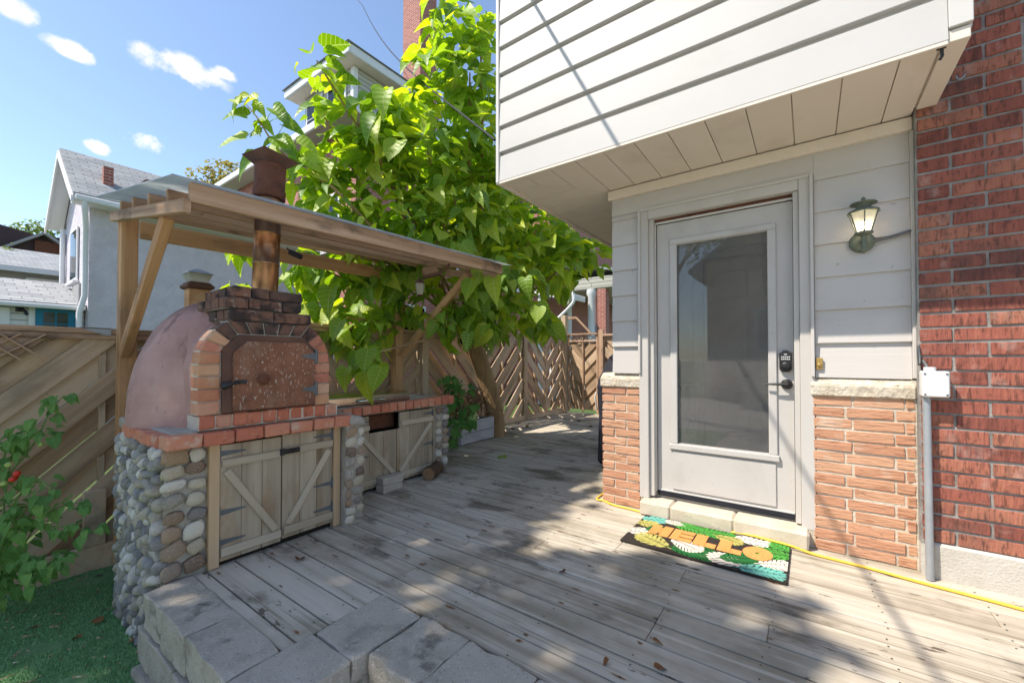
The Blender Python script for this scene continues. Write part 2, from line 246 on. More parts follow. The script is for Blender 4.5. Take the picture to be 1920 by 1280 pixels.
def emit_mat(name, col, s):
    m = bpy.data.materials.new(name); m.use_nodes = True; nt = m.node_tree; nt.nodes.clear()
    o = nt.nodes.new('ShaderNodeOutputMaterial'); e = nt.nodes.new('ShaderNodeEmission'); e.inputs[0].default_value = lin(col); e.inputs[1].default_value = s
    nt.links.new(e.outputs[0], o.inputs[0]); MATS[name] = m
emit_mat('bulb_glow', (255, 240, 215), 8)
def tiled_mat(name, kind, c1, c2, mortar, w, h, ms, rough=.9, axis='xz', bump=.5):
    """far walls and roofs: brick courses, shingles or siding lines from a Brick Texture in object space"""
    m = bpy.data.materials.new(name); m.use_nodes = True; nt = m.node_tree; nt.nodes.clear(); N = nt.nodes.new; L = nt.links.new
    out = N('ShaderNodeOutputMaterial'); p = N('ShaderNodeBsdfPrincipled'); L(p.outputs[0], out.inputs[0]); p.inputs['Roughness'].default_value = rough
    g = N('ShaderNodeTexCoord'); s = N('ShaderNodeSeparateXYZ'); c = N('ShaderNodeCombineXYZ'); L(g.outputs['Object'], s.inputs[0])
    if axis == 'sum':
        a = N('ShaderNodeMath'); a.operation = 'ADD'; L(s.outputs[0], a.inputs[0]); L(s.outputs[1], a.inputs[1]); L(a.outputs[0], c.inputs[0])
    else: L(s.outputs['XYZ'.index(axis[0].upper())], c.inputs[0])
    L(s.outputs['XYZ'.index(axis[1].upper())] if axis != 'sum' else s.outputs[2], c.inputs[1])
    b = N('ShaderNodeTexBrick'); L(c.outputs[0], b.inputs['Vector']); b.inputs['Color1'].default_value = lin(c1); b.inputs['Color2'].default_value = lin(c2); b.inputs['Mortar'].default_value = lin(mortar)
    b.inputs['Scale'].default_value = 1; b.inputs['Brick Width'].default_value = w; b.inputs['Row Height'].default_value = h; b.inputs['Mortar Size'].default_value = ms; b.inputs['Mortar Smooth'].default_value = .2
    nz = N('ShaderNodeTexNoise'); nz.inputs['Scale'].default_value = 1.5; L(g.outputs['Object'], nz.inputs['Vector'])
    mx = N('ShaderNodeMix'); mx.data_type = 'RGBA'; mx.blend_type = 'MULTIPLY'; mx.inputs[0].default_value = .5; L(b.outputs[0], mx.inputs[6]); L(nz.outputs['Color'], mx.inputs[7])
    hs = N('ShaderNodeHueSaturation'); hs.inputs['Value'].default_value = 1.3; L(mx.outputs[2], hs.inputs['Color'])
    L(b.outputs[0], p.inputs['Base Color'])
    bp = N('ShaderNodeBump'); bp.invert = True; bp.inputs['Strength'].default_value = bump; bp.inputs['Distance'].default_value = .02; L(b.outputs['Fac'], bp.inputs['Height']); L(bp.outputs[0], p.inputs['Normal'])
    MATS[name] = m
tiled_mat('far_brick', 'b', (150, 84, 72), (172, 104, 90), (176, 160, 150), .22, .075, .008, axis='sum')
tiled_mat('far_shingle', 's', (140, 143, 145), (168, 170, 170), (116, 118, 120), .33, .075, .010, axis='yz')
tiled_mat('far_shingle_x', 's', (126, 129, 134), (150, 153, 156), (104, 106, 110), .33, .075, .010, axis='xz')
tiled_mat('far_siding', 's', (206, 206, 204), (212, 212, 210), (150, 150, 150), 9, .14, .012, axis='sum')
tiled_mat('cream_siding', 's', (176, 174, 162), (182, 180, 168), (128, 126, 118), 9, .14, .014, axis='sum')

# ------------------------------------------------------------------ object helpers
def W(o):
    m = o.matrix_basis.copy()
    if o.parent: m = W(o.parent) @ o.matrix_parent_inverse @ m
    return m
def link(o, parent=None, M=None):
    COL.objects.link(o)
    if M is not None: o.matrix_basis = M
    if parent:
        o.parent = parent; o.matrix_parent_inverse = W(parent).inverted()
    return o
def tag(o, label, cat, group=None, kind=None):
    if label: o['label'] = label
    if cat: o['category'] = cat
    if group: o['group'] = group
    if kind: o['kind'] = kind
    return o
def thing(name, label, cat, loc=(0, 0, 0), group=None):
    o = bpy.data.objects.new(name, None); o.empty_display_size = .1
    link(o, None, Matrix.Translation(loc)); return tag(o, label, cat, group)
def mesh_obj(name, me, mat, parent=None, M=None):
    if mat and not me.materials: me.materials.append(MATS[mat])
    o = bpy.data.objects.new(name, me); return link(o, parent, M if M is not None else Matrix.Identity(4))
CACHE = {}
def box_mesh(sx, sy, sz, bev, mat, jit=0, var=0):
    key = (round(sx, 3), round(sy, 3), round(sz, 3), round(bev, 4), mat, jit, var)
    if key in CACHE: return CACHE[key]
    bm = bmesh.new(); bmesh.ops.create_cube(bm, size=1)
    for v in bm.verts: v.co = Vector((v.co.x * sx, v.co.y * sy, v.co.z * sz))
    bev = min(bev, .45 * min(sx, sy, sz))
    if bev > 0: bmesh.ops.bevel(bm, geom=bm.edges[:], offset=bev, segments=1, affect='EDGES')
    if jit:
        r = random.Random(var * 77 + int(sx * 1e4))
        for v in bm.verts: v.co += Vector((r.uniform(-1, 1), r.uniform(-1, 1), r.uniform(-1, 1))) * jit
    me = bpy.data.meshes.new('box'); bm.to_mesh(me); bm.free(); me.materials.append(MATS[mat]); CACHE[key] = me; return me
def B(name, x0, x1, y0, y1, z0, z1, mat, parent=None, bev=.003, jit=0, var=0, rot=None):
    me = box_mesh(abs(x1 - x0), abs(y1 - y0), abs(z1 - z0), bev, mat, jit, var)
    M = Matrix.Translation(((x0 + x1) / 2, (y0 + y1) / 2, (z0 + z1) / 2))
    if rot is not None: M = M @ rot
    return link(bpy.data.objects.new(name, me), parent, M)
def frame_of(p0, p1, up=Vector((0, 0, 1))):
    p0, p1 = Vector(p0), Vector(p1); x = (p1 - p0).normalized(); up = Vector(up)
    y = up.cross(x)
    if y.length < 1e-4: y = Vector((0, 1, 0)).cross(x)
    y.normalize(); z = x.cross(y)
    M = Matrix((x, y, z)).transposed().to_4x4(); M.translation = (p0 + p1) / 2; return M
def bar(name, p0, p1, w, h, mat, parent=None, up=(0, 0, 1), bev=.004, jit=0, var=0):
    L_ = (Vector(p1) - Vector(p0)).length
    return link(bpy.data.objects.new(name, box_mesh(L_, w, h, bev, mat, jit, var)), parent, frame_of(p0, p1, up))
class MB:
    def __init__(s): s.v = []; s.f = []; s.sm = []
    def add(s, vs, fs, smooth=False):
        b = len(s.v); s.v += [tuple(v) for v in vs]; s.f += [tuple(b + i for i in f) for f in fs]; s.sm += [smooth] * len(fs); return s
    def box(s, x0, x1, y0, y1, z0, z1):
        v = [(x, y, z) for z in (z0, z1) for y in (y0, y1) for x in (x0, x1)]
        return s.add(v, [(0, 2, 3, 1), (4, 5, 7, 6), (0, 1, 5, 4), (2, 6, 7, 3), (0, 4, 6, 2), (1, 3, 7, 5)])
    def bar(s, p0, p1, w, h, up=(0, 0, 1)):
        M = frame_of(p0, p1, up); L_ = (Vector(p1) - Vector(p0)).length / 2
        v = [M @ Vector((x * L_, y * w / 2, z * h / 2)) for z in (-1, 1) for y in (-1, 1) for x in (-1, 1)]
        return s.add(v, [(0, 2, 3, 1), (4, 5, 7, 6), (0, 1, 5, 4), (2, 6, 7, 3), (0, 4, 6, 2), (1, 3, 7, 5)])
    def tube(s, pts, rad, seg=8, cap=True):
        pts = [Vector(p) for p in pts]; n = len(pts); vs = []; fs = []
        prev = None
        for i, p in enumerate(pts):
            t = (pts[min(i + 1, n - 1)] - pts[max(i - 1, 0)]).normalized()
            if prev is None:
                a = t.orthogonal().normalized()
            else:
                a = (prev - t * prev.dot(t)); a = a.normalized() if a.length > 1e-6 else t.orthogonal().normalized()
            prev = a; b = t.cross(a); r = rad(i / (n - 1)) if callable(rad) else rad
            for k in range(seg):
                th = 2 * PI * k / seg; vs.append(p + a * (math.cos(th) * r) + b * (math.sin(th) * r))
        for i in range(n - 1):
            for k in range(seg):
                fs.append((i * seg + k, i * seg + (k + 1) % seg, (i + 1) * seg + (k + 1) % seg, (i + 1) * seg + k))
        s.add(vs, fs, True)
        if cap:
            s.add(vs[:seg], [tuple(range(seg - 1, -1, -1))]); s.add(vs[-seg:], [tuple(range(seg))])
        return s
    def lathe(s, prof, c=(0, 0, 0), seg=16, smooth=True):
        vs = []; fs = []; c = Vector(c)
        for r, z in prof:
            for k in range(seg):
                th = 2 * PI * k / seg; vs.append(c + Vector((r * math.cos(th), r * math.sin(th), z)))
        for i in range(len(prof) - 1):
            for k in range(seg):
                fs.append((i * seg + k, i * seg + (k + 1) % seg, (i + 1) * seg + (k + 1) % seg, (i + 1) * seg + k))
        s.add(vs, fs, smooth)
        s.add(vs[:seg], [tuple(range(seg - 1, -1, -1))]); s.add(vs[-seg:], [tuple(range(seg))]); return s
    def prism(s, pts, axis, a0, a1):
        """pts: 2-D outline in the two other axes (xyz order), extruded from a0 to a1 along axis"""
        def p3(u, w, a): return (a, u, w) if axis == 'x' else ((u, a, w) if axis == 'y' else (u, w, a))
        n = len(pts); vs = [p3(u, w, a0) for u, w in pts] + [p3(u, w, a1) for u, w in pts]
        fs = [tuple(range(n - 1, -1, -1)), tuple(range(n, 2 * n))] + [(i, (i + 1) % n, n + (i + 1) % n, n + i) for i in range(n)]
        return s.add(vs, fs)
    def build(s, name, mat, parent=None, bev=0, center=True, M=None, fixn=True):
        c = Vector((0, 0, 0))
        if center and s.v:
            lo = Vector([min(v[i] for v in s.v) for i in range(3)]); hi = Vector([max(v[i] for v in s.v) for i in range(3)]); c = (lo + hi) / 2
        me = bpy.data.meshes.new(name); me.from_pydata([tuple(Vector(v) - c) for v in s.v], [], s.f)
        me.polygons.foreach_set('use_smooth', s.sm)
        if fixn or bev:
            bm = bmesh.new(); bm.from_mesh(me)
            if fixn: bmesh.ops.recalc_face_normals(bm, faces=bm.faces)
            if bev: bmesh.ops.bevel(bm, geom=[e for e in bm.edges if len(e.link_faces) == 2 and e.calc_face_angle(0) > .5], offset=bev, segments=1, affect='EDGES')
            bm.to_mesh(me); bm.free()
        me.materials.append(MATS[mat])
        T = Matrix.Translation(c)
        return link(bpy.data.objects.new(name, me), parent, (M @ T) if M is not None else T)
def rot_to(n, roll=0):       # matrix whose local Z points along n
    return Vector(n).to_track_quat('Z', 'Y').to_matrix().to_4x4() @ Matrix.Rotation(roll, 4, 'Z')

# ================================================================== SETTING: ground, turf, deck
def struct(o): o['kind'] = 'structure'; return o
g = MB(); g.add([(-250, -250, -.41), (250, -250, -.41), (250, 250, -.41), (-250, 250, -.41)], [(0, 1, 2, 3)])
struct(g.build('ground', 'lawn', fixn=False))
g = MB(); g.box(-1.385, 9, -10.9, .95, -.6, -.402); struct(g.build('bounce_slab', 'concrete'))  # out-of-view pale slab, added to bounce sunlight onto oven, soffit and door wall
g = MB(); g.box(-9, -1.386, -10.9, -3.25, -.6, -.402); struct(g.build('bounce_slab', 'concrete'))  # unseen extension of the added slab, lightens the reflection in the door glass
g = MB()
nx, ny = 40, 40
vs = []; fs = []
for j in range(ny + 1):
    for i in range(nx + 1):
        x = -4.36 + 2.96 * i / nx; y = -3.2 + 4.4 * j / ny
        vs.append((x, y, -.4 + .012 * mnoise.noise(Vector((x * 3, y * 3, 0)))))
for j in range(ny):
    for i in range(nx):
        a = j * (nx + 1) + i; fs.append((a, a + 1, a + nx + 2, a + nx + 1))
g.add(vs, fs, True); struct(g.build('turf_patch', 'turf_base', fixn=False))
g = MB(); r = random.Random(3)
vs = []; fs = []
for k in range(46000):
    x = r.uniform(-4.33, -1.45); y = r.uniform(-.35, .72)
    if mnoise.noise(Vector((x * 4, y * 4, 9))) < -.38: continue
    h = r.uniform(.008, .02); a = r.uniform(0, 2 * PI); dx, dy = math.cos(a) * .0035, math.sin(a) * .0035; b = len(vs)
    z = -.4 + .012 * mnoise.noise(Vector((x * 3, y * 3, 0))) - .002
    vs += [(x - dx, y - dy, z), (x + dx, y + dy, z), (x + r.uniform(-.008, .008), y + r.uniform(-.008, .008), z + h)]; fs.append((b, b + 1, b + 2))
g.v = vs; g.f = fs; g.sm = [False] * len(fs)
tag(g.build('turf_pile', 'turf_blade', fixn=False), 'short green artificial turf pile below the deck', 'turf', kind='stuff')

g = MB(); r = random.Random(13)
for k in range(260):
    x = r.uniform(-4.25, -1.75); y = r.uniform(-.3, .66); a_ = r.uniform(0, 2 * PI); L_ = r.choice([.006, .01, .016, .035]); w_ = r.uniform(.002, .006); ca, sa = math.cos(a_), math.sin(a_)
    g.add([(x + ca * u - sa * v, y + sa * u + ca * v, -.383 + .006 * (i % 2)) for i, (u, v) in enumerate(((-L_, -w_), (L_, -w_ * .6), (L_, w_ * .6), (-L_, w_)))], [(0, 1, 2, 3)])
tag(g.build('turf_litter', 'litter', fixn=False), 'scattered straw and leaf scraps on the green turf', 'litter', kind='stuff')
deck = thing('deck', None, None, (-1.5, 2, 0)); struct(deck)
B('subfloor', -4.33, -1.70, .81, 7.9, -.30, -.05, 'deck_dark', deck, 0)
B('subfloor', -1.69, 3.2, 1.29, 3.2, -.30, -.052, 'deck_dark', deck, 0)
rd = random.Random(11)
screws = MB(); rust = MB()
def plank(x0, x1, y0, y1):
    w = y1 - y0 - .005
    z = rd.uniform(-.0015, .0015)
    o = B('plank', x0 + .001, x1 - .001, y0 + .0045, y1 - .0045, -.038 + z, z, 'deck_wood', deck, .003)
    for end in (x0 + .03, x1 - .03):
        for q in (.25, .75):
            pass
rows = [.80, .86]
while rows[-1] < 7.9: rows.append(rows[-1] + .14)
joist = [-4.2 + .405 * k for k in range(20)]
for i in range(len(rows) - 1):
    y0, y1 = rows[i], rows[i + 1]; ym = (y0 + y1) / 2
    if ym < 1.28: xa, xb = -2.70, -1.695
    elif ym < 1.75: xa, xb = -2.75, 3.1
    elif ym < 3.20: xa, xb = (-3.35 if ym < 3.1 else -4.33), 3.1
    else: xa, xb = -4.33, -1.20
    cuts = [xa]
    x = xa + rd.uniform(.7, 2.6)
    while x < xb - .5:
        xj = min(joist, key=lambda q: abs(q - x)); cuts.append(xj); x = xj + rd.choice([1.62, 2.43, 2.83])
    if ym > 1.28 and ym < 1.42: cuts = [xa, .9]
    cuts.append(xb)
    cuts = sorted(set(cuts))
    for a, b in zip(cuts[:-1], cuts[1:]): plank(a, b, y0, y1)
    for xj in joist:
        if xa < xj < xb:
            for q in (.028, .112):
                if y1 - y0 > .1:
                    cx, cy = xj + rd.uniform(-.012, .012) + (.02 if xj in cuts else 0), y0 + q + rd.uniform(-.006, .006)
                    if rd.random() < .2:
                        e1, e2 = rd.uniform(.010, .034), rd.uniform(.004, .010); rust.add([(cx + e1 * math.cos(t * PI / 5) * rd.uniform(.7, 1.1) + rd.uniform(-.006, .006), cy + e2 * math.sin(t * PI / 5) * rd.uniform(.7, 1.1), .0018) for t in range(10)], [tuple(range(10))])
                    screws.add([(cx + .0042 * math.cos(t * PI / 3), cy + .0042 * math.sin(t * PI / 3), .0022) for t in range(6)], [tuple(range(6))])
tag(rust.build('rust_stain', 'rust_stain', deck, fixn=False), None, None, kind='stuff')
tag(screws.build('deck_screw', 'black_metal', deck, fixn=False), None, None, kind='stuff')

# concrete block edging along the near side of the deck
edge = thing('block_edging', 'grey concrete block edging stepping round the near corner of the deck', 'edging', (-2, .7, -.4))
re_ = random.Random(5)
def rough_block(nm, x0, x1, y0, y1, z0, z1, par, rough=.010, mat_='paver'):
    bm = bmesh.new(); bmesh.ops.create_cube(bm, size=1)
    sx, sy, sz = x1 - x0, y1 - y0, z1 - z0
    bmesh.ops.bevel(bm, geom=bm.edges[:], offset=.03, segments=1, affect='EDGES')
    bmesh.ops.subdivide_edges(bm, edges=bm.edges[:], cuts=3, use_grid_fill=True)
    o_ = Vector((re_.uniform(0, 50), re_.uniform(0, 50), 0))
    for v in bm.verts:
        c = Vector((v.co.x * sx, v.co.y * sy, v.co.z * sz)); top = v.co.z > .47 and abs(v.co.x) < .46 and abs(v.co.y) < .46
        n = Vector((mnoise.noise(c * 14 + o_), mnoise.noise(c * 14 + o_ + Vector((9, 0, 0))), mnoise.noise(c * 14 + o_ + Vector((0, 9, 0)))))
        n2 = Vector((mnoise.noise(c * 40 + o_), mnoise.noise(c * 40 + o_ + Vector((9, 0, 0))), mnoise.noise(c * 40 + o_ + Vector((0, 9, 0)))))
        v.co = c + n * (rough if not top else .0012) + n2 * (rough * .5 if not top else .0006)
        if v.co.z > sz / 2 + .001: v.co.z = sz / 2 + .001
    bmesh.ops.recalc_face_normals(bm, faces=bm.faces)
    me = bpy.data.meshes.new(nm); bm.to_mesh(me); bm.free(); me.materials.append(MATS[mat_])
    return link(bpy.data.objects.new(nm, me), par, Matrix.Translation(((x0 + x1) / 2, (y0 + y1) / 2, (z0 + z1) / 2)))
def blocks_x(xs, y0, y1, z0, z1, nm='block'):
    for i, (a, b) in enumerate(zip(xs[:-1], xs[1:])):
        rough_block(nm, a + .0015, b - .0015, y0 + re_.uniform(0, .008), y1, z0, z1 + re_.uniform(-.003, .003), edge)
def blocks_y(ys, x0, x1, z0, z1, nm='block'):
    for i, (a, b) in enumerate(zip(ys[:-1], ys[1:])):
        rough_block(nm, x0, x1 - re_.uniform(0, .008), a + .0015, b - .0015, z0, z1 + re_.uniform(-.003, .003), edge)
blocks_x([-2.66, -2.40, -2.10, -1.695], .595, .80, -.165, .006)
blocks_y([.60, .93, 1.275], -1.69, -1.415, -.165, .007)
blocks_x([-2.72, -2.55, -2.2, -1.85, -1.43], .585, .79, -.345, -.17)
blocks_y([.80, 1.1, 1.29], -1.68, -1.40, -.345, -.17)
blocks_x([-2.7, -2.3, -1.95, -1.6, -1.42], .57, .79, -.47, -.35)
blocks_y([.80, 1.29], -1.68, -1.40, -.47, -.35)
blocks_x([-1.405, -1.13, -.80, -.45, -.1, .25, .6, .95, 1.3, 1.65], .985, 1.278, -.165, .004)
blocks_x([-1.385, -.98, -.6, -.2, .2, .6, 1.0, 1.4], .97, 1.278, -.345, -.17)
blocks_x([-1.385, -.8, -.2, .4, 1.0, 1.4], .955, 1.278, -.47, -.35)

# ================================================================== THE HOUSE: brick wall, sided bay, door
house = thing('brick_house', 'red brick house with white sided bay overhanging a grey glazed door', 'house', (.3, 3.3, 0))
# --- main brick wall
wall = B('brick_wall', .476, 2.4, 3.0745, 3.5, .17, 5.2, 'dark_mortar', house, 0)
B('foundation', .515, 2.42, 3.058, 3.5, -.06, .185, 'concrete', house, .008, .004)
rb = random.Random(21)
z = .185; k = 0
while z < 4.3:
    x = .484; first = True
    while x < 1.45:
        L_ = .242
        if first: L_ = (.118 if k % 2 == 0 else .242) ; first = False
        elif k % 6 == 3 and rb.random() < .5: L_ = .118
        B('brick', x, x + L_, 3.067 + rb.uniform(-.002, .002), 3.14, z + .0065, z + .0685, 'red_brick', wall, .003, .0022, rb.randrange(5))
        x += L_ + .012
    z += .0752; k += 1
# --- bay piers of orange brick
def pier(x0, x1, y, pattern, seedv):
    core = B('brick_pier', x0 + .012, x1 - .012, y + .0065, y + .25, .0, .93, 'pale_mortar', house, 0)
    r = random.Random(seedv); z = .0
    for c in range(14):
        segs = pattern[c % 2]; tot = sum(segs) + .011 * (len(segs) - 1); s = (x1 - x0 - .011 * (len(segs) - 1)) / sum(segs); x = x0
        for L_ in segs:
            B('brick', x, x + L_ * s, y + r.uniform(-.004, .003), y + .08, z + .005, z + .059, 'orange_brick', core, .003, .0028, r.randrange(6)); x += L_ * s + .011
        z += .0667
    return core
pier(.020, .468, 3.122, ([.17, .24, .09], [.21, .25, .04]), 1)
pier(-1.365, -1.062, 3.148, ([.10, .195], [.20, .10]), 2)
for x0, x1, y in ((.008, .474, 3.108), (-1.378, -1.050, 3.134)):
    m = MB(); m.prism([(y, .925), (y + .26, .925), (y + .26, 1.035), (y + .05, 1.035), (y, .995)], 'x', x0, x1); m.build('pier_cap', 'concrete_cap', house, .008)
B('inner_wall', -1.25, -1.01, 3.175, 3.40, 0, 2.49, 'grey_casing', house, 0)
B('inner_wall', -.035, .474, 3.205, 3.40, 0, 2.49, 'grey_casing', house, 0)
B('inner_wall', -1.01, -.035, 3.205, 3.40, 2.235, 2.49, 'grey_casing', house, 0)
m = MB(); m.box(-1.25, -1.17, 3.41, 3.47, 0, 2.49); m.box(-1.25, -1.17, 4.38, 6.2, 0, 2.49); m.box(-1.25, -1.17, 3.47, 4.38, 0, .45); m.box(-1.25, -1.17, 3.47, 4.38, 2.38, 2.49); m.build('side_wall', 'grey_casing', house)
B('side_window_pane', -1.215, -1.205, 3.47, 4.38, .45, 2.38, 'clear_glass', house, 0)  # inferred side window, enlarged to let more daylight into the vestibule
B('side_window_mullion', -1.235, -1.19, 4.05, 4.09, .45, 2.38, 'white_trim', house, .004)
B('joint_fill', .455, .4755, 3.126, 3.3, 0, 1.03, 'pale_mortar', house, 0)
B('joint_fill', .4757, .514, 3.072, 3.3, -.02, .168, 'concrete', house, 0)
B('joint_fill', -.010, .022, 3.128, 3.3, 0, .0995, 'pale_mortar', house, 0)
B('joint_fill', -1.075, -1.028, 3.16, 3.3, 0, .0995, 'pale_mortar', house, 0)
# --- grey lap siding boards (each a wedge)
def lap(x0, x1, z0, z1, y, mat='grey_siding', t=.016, nm='siding_board', par=None):
    m = MB(); m.prism([(y - t, z0), (y + .012, z0), (y + .012, z1 + .012), (y - .001, z1 + .012), (y - t, z0 + .004)], 'x', x0, x1); return m.build(nm, mat, par or house, 0)
zs = [1.036, 1.245, 1.445, 1.645, 1.845, 2.045, 2.245]
for i, z0 in enumerate(zs):
    z1 = zs[i + 1] if i + 1 < len(zs) else 2.405
    lap(.032, .462, z0, z1, 3.152 if i else 3.156)
    if z0 < 2.2: lap(-1.274, -1.052, z0, z1, 3.154 if i else 3.160)
lap(-1.274, .031, 2.285, 2.405, 3.153)
lap(-1.274, -1.052, 2.245, 2.285, 3.1555)
for i, z0 in enumerate(zs):      # boards on the side of the bay, either side of its window
    z1 = zs[i + 1] if i + 1 < len(zs) else 2.405
    for ya, yb in ((3.172, 3.46), (4.40, 6.2)):
        m = MB(); m.prism([(-1.25 - .024, z0), (-1.25, z0), (-1.25, z1 + .01), (-1.25 - .006, z1 + .01), (-1.25 - .024, z0 + .004)], 'y', ya, yb); m.build('siding_board', 'grey_siding', house, 0)
B('frieze_board', -1.30, .475, 3.118, 3.172, 2.415, 2.488, 'soffit', house, .004)
B('corner_trim', .463, .482, 3.118, 3.18, 1.04, 2.41, 'grey_siding', house, .003)
# --- white upper bay
YB, XL, XR, ZB = 2.48, -1.92, .565, 2.5
core = B('bay_wall', XL + .03, XR - .01, YB + .03, 3.06, ZB + .03, 5.2, 'white_trim', house, 0)
B('bay_wall', XL + .03, .47, 3.065, 6.2, ZB + .03, 5.2, 'white_trim', house, 0)
zb = [ZB - .005, 2.72, 2.92, 3.125, 3.325, 3.53, 3.73, 3.93, 4.13, 4.33, 4.53, 4.73, 4.93, 5.13]
for i in range(len(zb) - 1):
    m = MB(); y_, za, zc = YB + .024, zb[i], zb[i + 1]
    m.prism([(y_ - .030, za + .003), (y_ - .027, za), (y_ + .010, za), (y_ + .010, zc), (y_ + .004, zc), (y_ + .004, zc - .022), (y_ - .022, zc - .030)], 'x', XL + .018, XR - .075); m.build('siding_board', 'white_siding', house)
    m = MB(); m.prism([(XL - .004, zb[i]), (XL + .028, zb[i]), (XL + .028, zb[i + 1] + .01), (XL + .014, zb[i + 1] + .01), (XL - .004, zb[i] + .004)], 'y', YB + .045, 6.2); m.build('siding_board', 'white_siding', house)
B('corner_post', XL - .012, XL + .016, YB - .012, YB + .04, ZB - .012, 5.2, 'white_trim', house, .003)
B('corner_post', XR - .073, XR, YB - .008, YB + .03, ZB + .045, 5.2, 'white_trim', house, .003)
B('bay_side', XR - .009, XR + .004, YB + .032, 3.064, ZB + .045, 5.2, 'white_trim', house, 0)
B('drip_edge', XL - .010, XR - .075, YB - .006, YB + .010, ZB - .022, ZB - .006, 'soffit', house, .002)
m = MB(); m.prism([(YB + .005, ZB - .012), (3.06, ZB - .012), (3.06, ZB + .04), (YB + .005, ZB + .04)], 'x', XR - .085, XR - .006); m.build('soffit_trim', 'soffit', house, .003)
dg = lambda x: YB + .012 + (x - XL) * (3.15 - YB) / (-1.26 - XL)
xg = lambda y: XL + (y - YB - .012) * (-1.26 - XL) / (3.15 - YB)
x = XL + .03
while x < XR - .1:
    x1 = min(x + .2035, XR - .09)
    ya, yb2 = min(3.13, dg(x)), min(3.13, dg(x1 - .006))
    m = MB(); pts = [(x, YB + .012), (x1 - .006, YB + .012), (x1 - .006, yb2 - .003)]
    if ya < 3.13 <= dg(x1 - .006): pts.append((xg(3.13), 3.127))
    pts.append((x, max(ya - .003, YB + .016)))
    m.prism(pts, 'z', ZB - .006, ZB + .006); m.build('soffit_panel', 'soffit', house); x = x1
y = YB + .03
while y < 6.1:
    y1 = y + .2035
    xa, xb2 = min(-1.26, xg(y)), min(-1.26, xg(y1 - .006))
    m = MB(); pts = [(XL + .03, y), (max(xa - .003, XL + .034), y)]
    pts += [(xb2 - .003, y1 - .006), (XL + .03, y1 - .006)]
    m.prism(pts, 'z', ZB - .007, ZB + .005); m.build('soffit_panel', 'soffit', house); y = y1
B('soffit_backing', XL + .02, XR - .03, YB + .02, 3.16, ZB + .008, ZB + .02, 'soffit', house, 0)
B('soffit_edge', XL - .008, XL + .028, YB + .012, 6.2, ZB - .02, ZB - .004, 'soffit', house, .003)
# --- door casing
for a, b, nm in ((-1.056, -.985, 'left'), (-.045, .028, 'right')):
    zlo = .10
    B('door_casing', a, b, 3.128, 3.204, zlo, 2.278, 'grey_casing', house, .004)
B('door_casing', -.984, -.046, 3.128, 3.204, 2.208, 2.278, 'grey_casing', house, .004)
B('casing_bead', -1.058, -1.040, 3.112, 3.1275, 1.04, 2.288, 'grey_siding', house, .003)
B('casing_bead', .010, .029, 3.112, 3.1275, 1.04, 2.288, 'grey_siding', house, .003)
B('casing_bead', -1.039, .009, 3.112, 3.1275, 2.270, 2.288, 'grey_siding', house, .003)
B('door_jamb', -.984, -.950, 3.150, 3.30, .12, 2.207, 'grey_casing', house, .002)
B('door_jamb', -.076, -.046, 3.150, 3.30, .12, 2.207, 'grey_casing', house, .002)
B('head_strip', -.949, -.077, 3.190, 3.30, 2.186, 2.207, 'rust', house, .001)
B('weather_strip', -.949, -.077, 3.182, 3.20, 2.172, 2.185, 'white_trim', house, .002)
B('weather_strip', -.950, -.942, 3.186, 3.20, .15, 2.171, 'white_trim', house, .001)
B('sill', -.984, -.046, 3.215, 3.35, .02, .128, 'concrete', house, .004)
# --- the door (part) and its pieces (sub-parts)
DX0, DX1, DZ0, DZ1, DY = -.938, -.080, .135, 2.168, 3.205
GX0, GX1, GZ0, GZ1 = -.797, -.215, .525, 1.998
m = MB(); m.box(DX0, GX0, DY, DY + .044, DZ0, DZ1); m.box(GX1, DX1, DY, DY + .044, DZ0, DZ1); m.box(GX0, GX1, DY, DY + .044, GZ1, DZ1); m.box(GX0, GX1, DY, DY + .044, DZ0, GZ0)
door = m.build('door', 'door_paint', house)
B('glass_pane', GX0 + .001, GX1 - .001, DY + .016, DY + .022, GZ0 + .001, GZ1 - .001, 'door_glass', door, 0)
for (a, b, c, d) in ((GX0 - .045, GX0 + .004, GZ0 - .004, GZ1 + .004), (GX1 - .004, GX1 + .045, GZ0 - .004, GZ1 + .004)):
    B('glass_moulding', a, b, DY - .014, DY - .0005, c, d, 'door_paint', door, .004)
B('glass_moulding', GX0 - .045, GX1 + .045, DY - .014, DY - .0005, GZ1 + .0045, GZ1 + .045, 'door_paint', door, .004)
B('glass_moulding', GX0 - .055, GX1 + .055, DY - .024, DY - .0005, GZ0 - .045, GZ0 - .0045, 'door_paint', door, .004)
B('kick_panel', GX0 - .035, GX1 + .035, DY - .010, DY - .0005, .185, .465, 'door_paint', door, .003)
B('door_sweep', DX0 + .002, DX1 - .002, DY - .012, DY - .0005, .122, .158, 'black_rubber', door, .001)
B('bottom_rail_strip', DX0 + .002, DX1 - .002, DY - .008, DY - .0005, .159, .170, 'white_trim', door, .001)
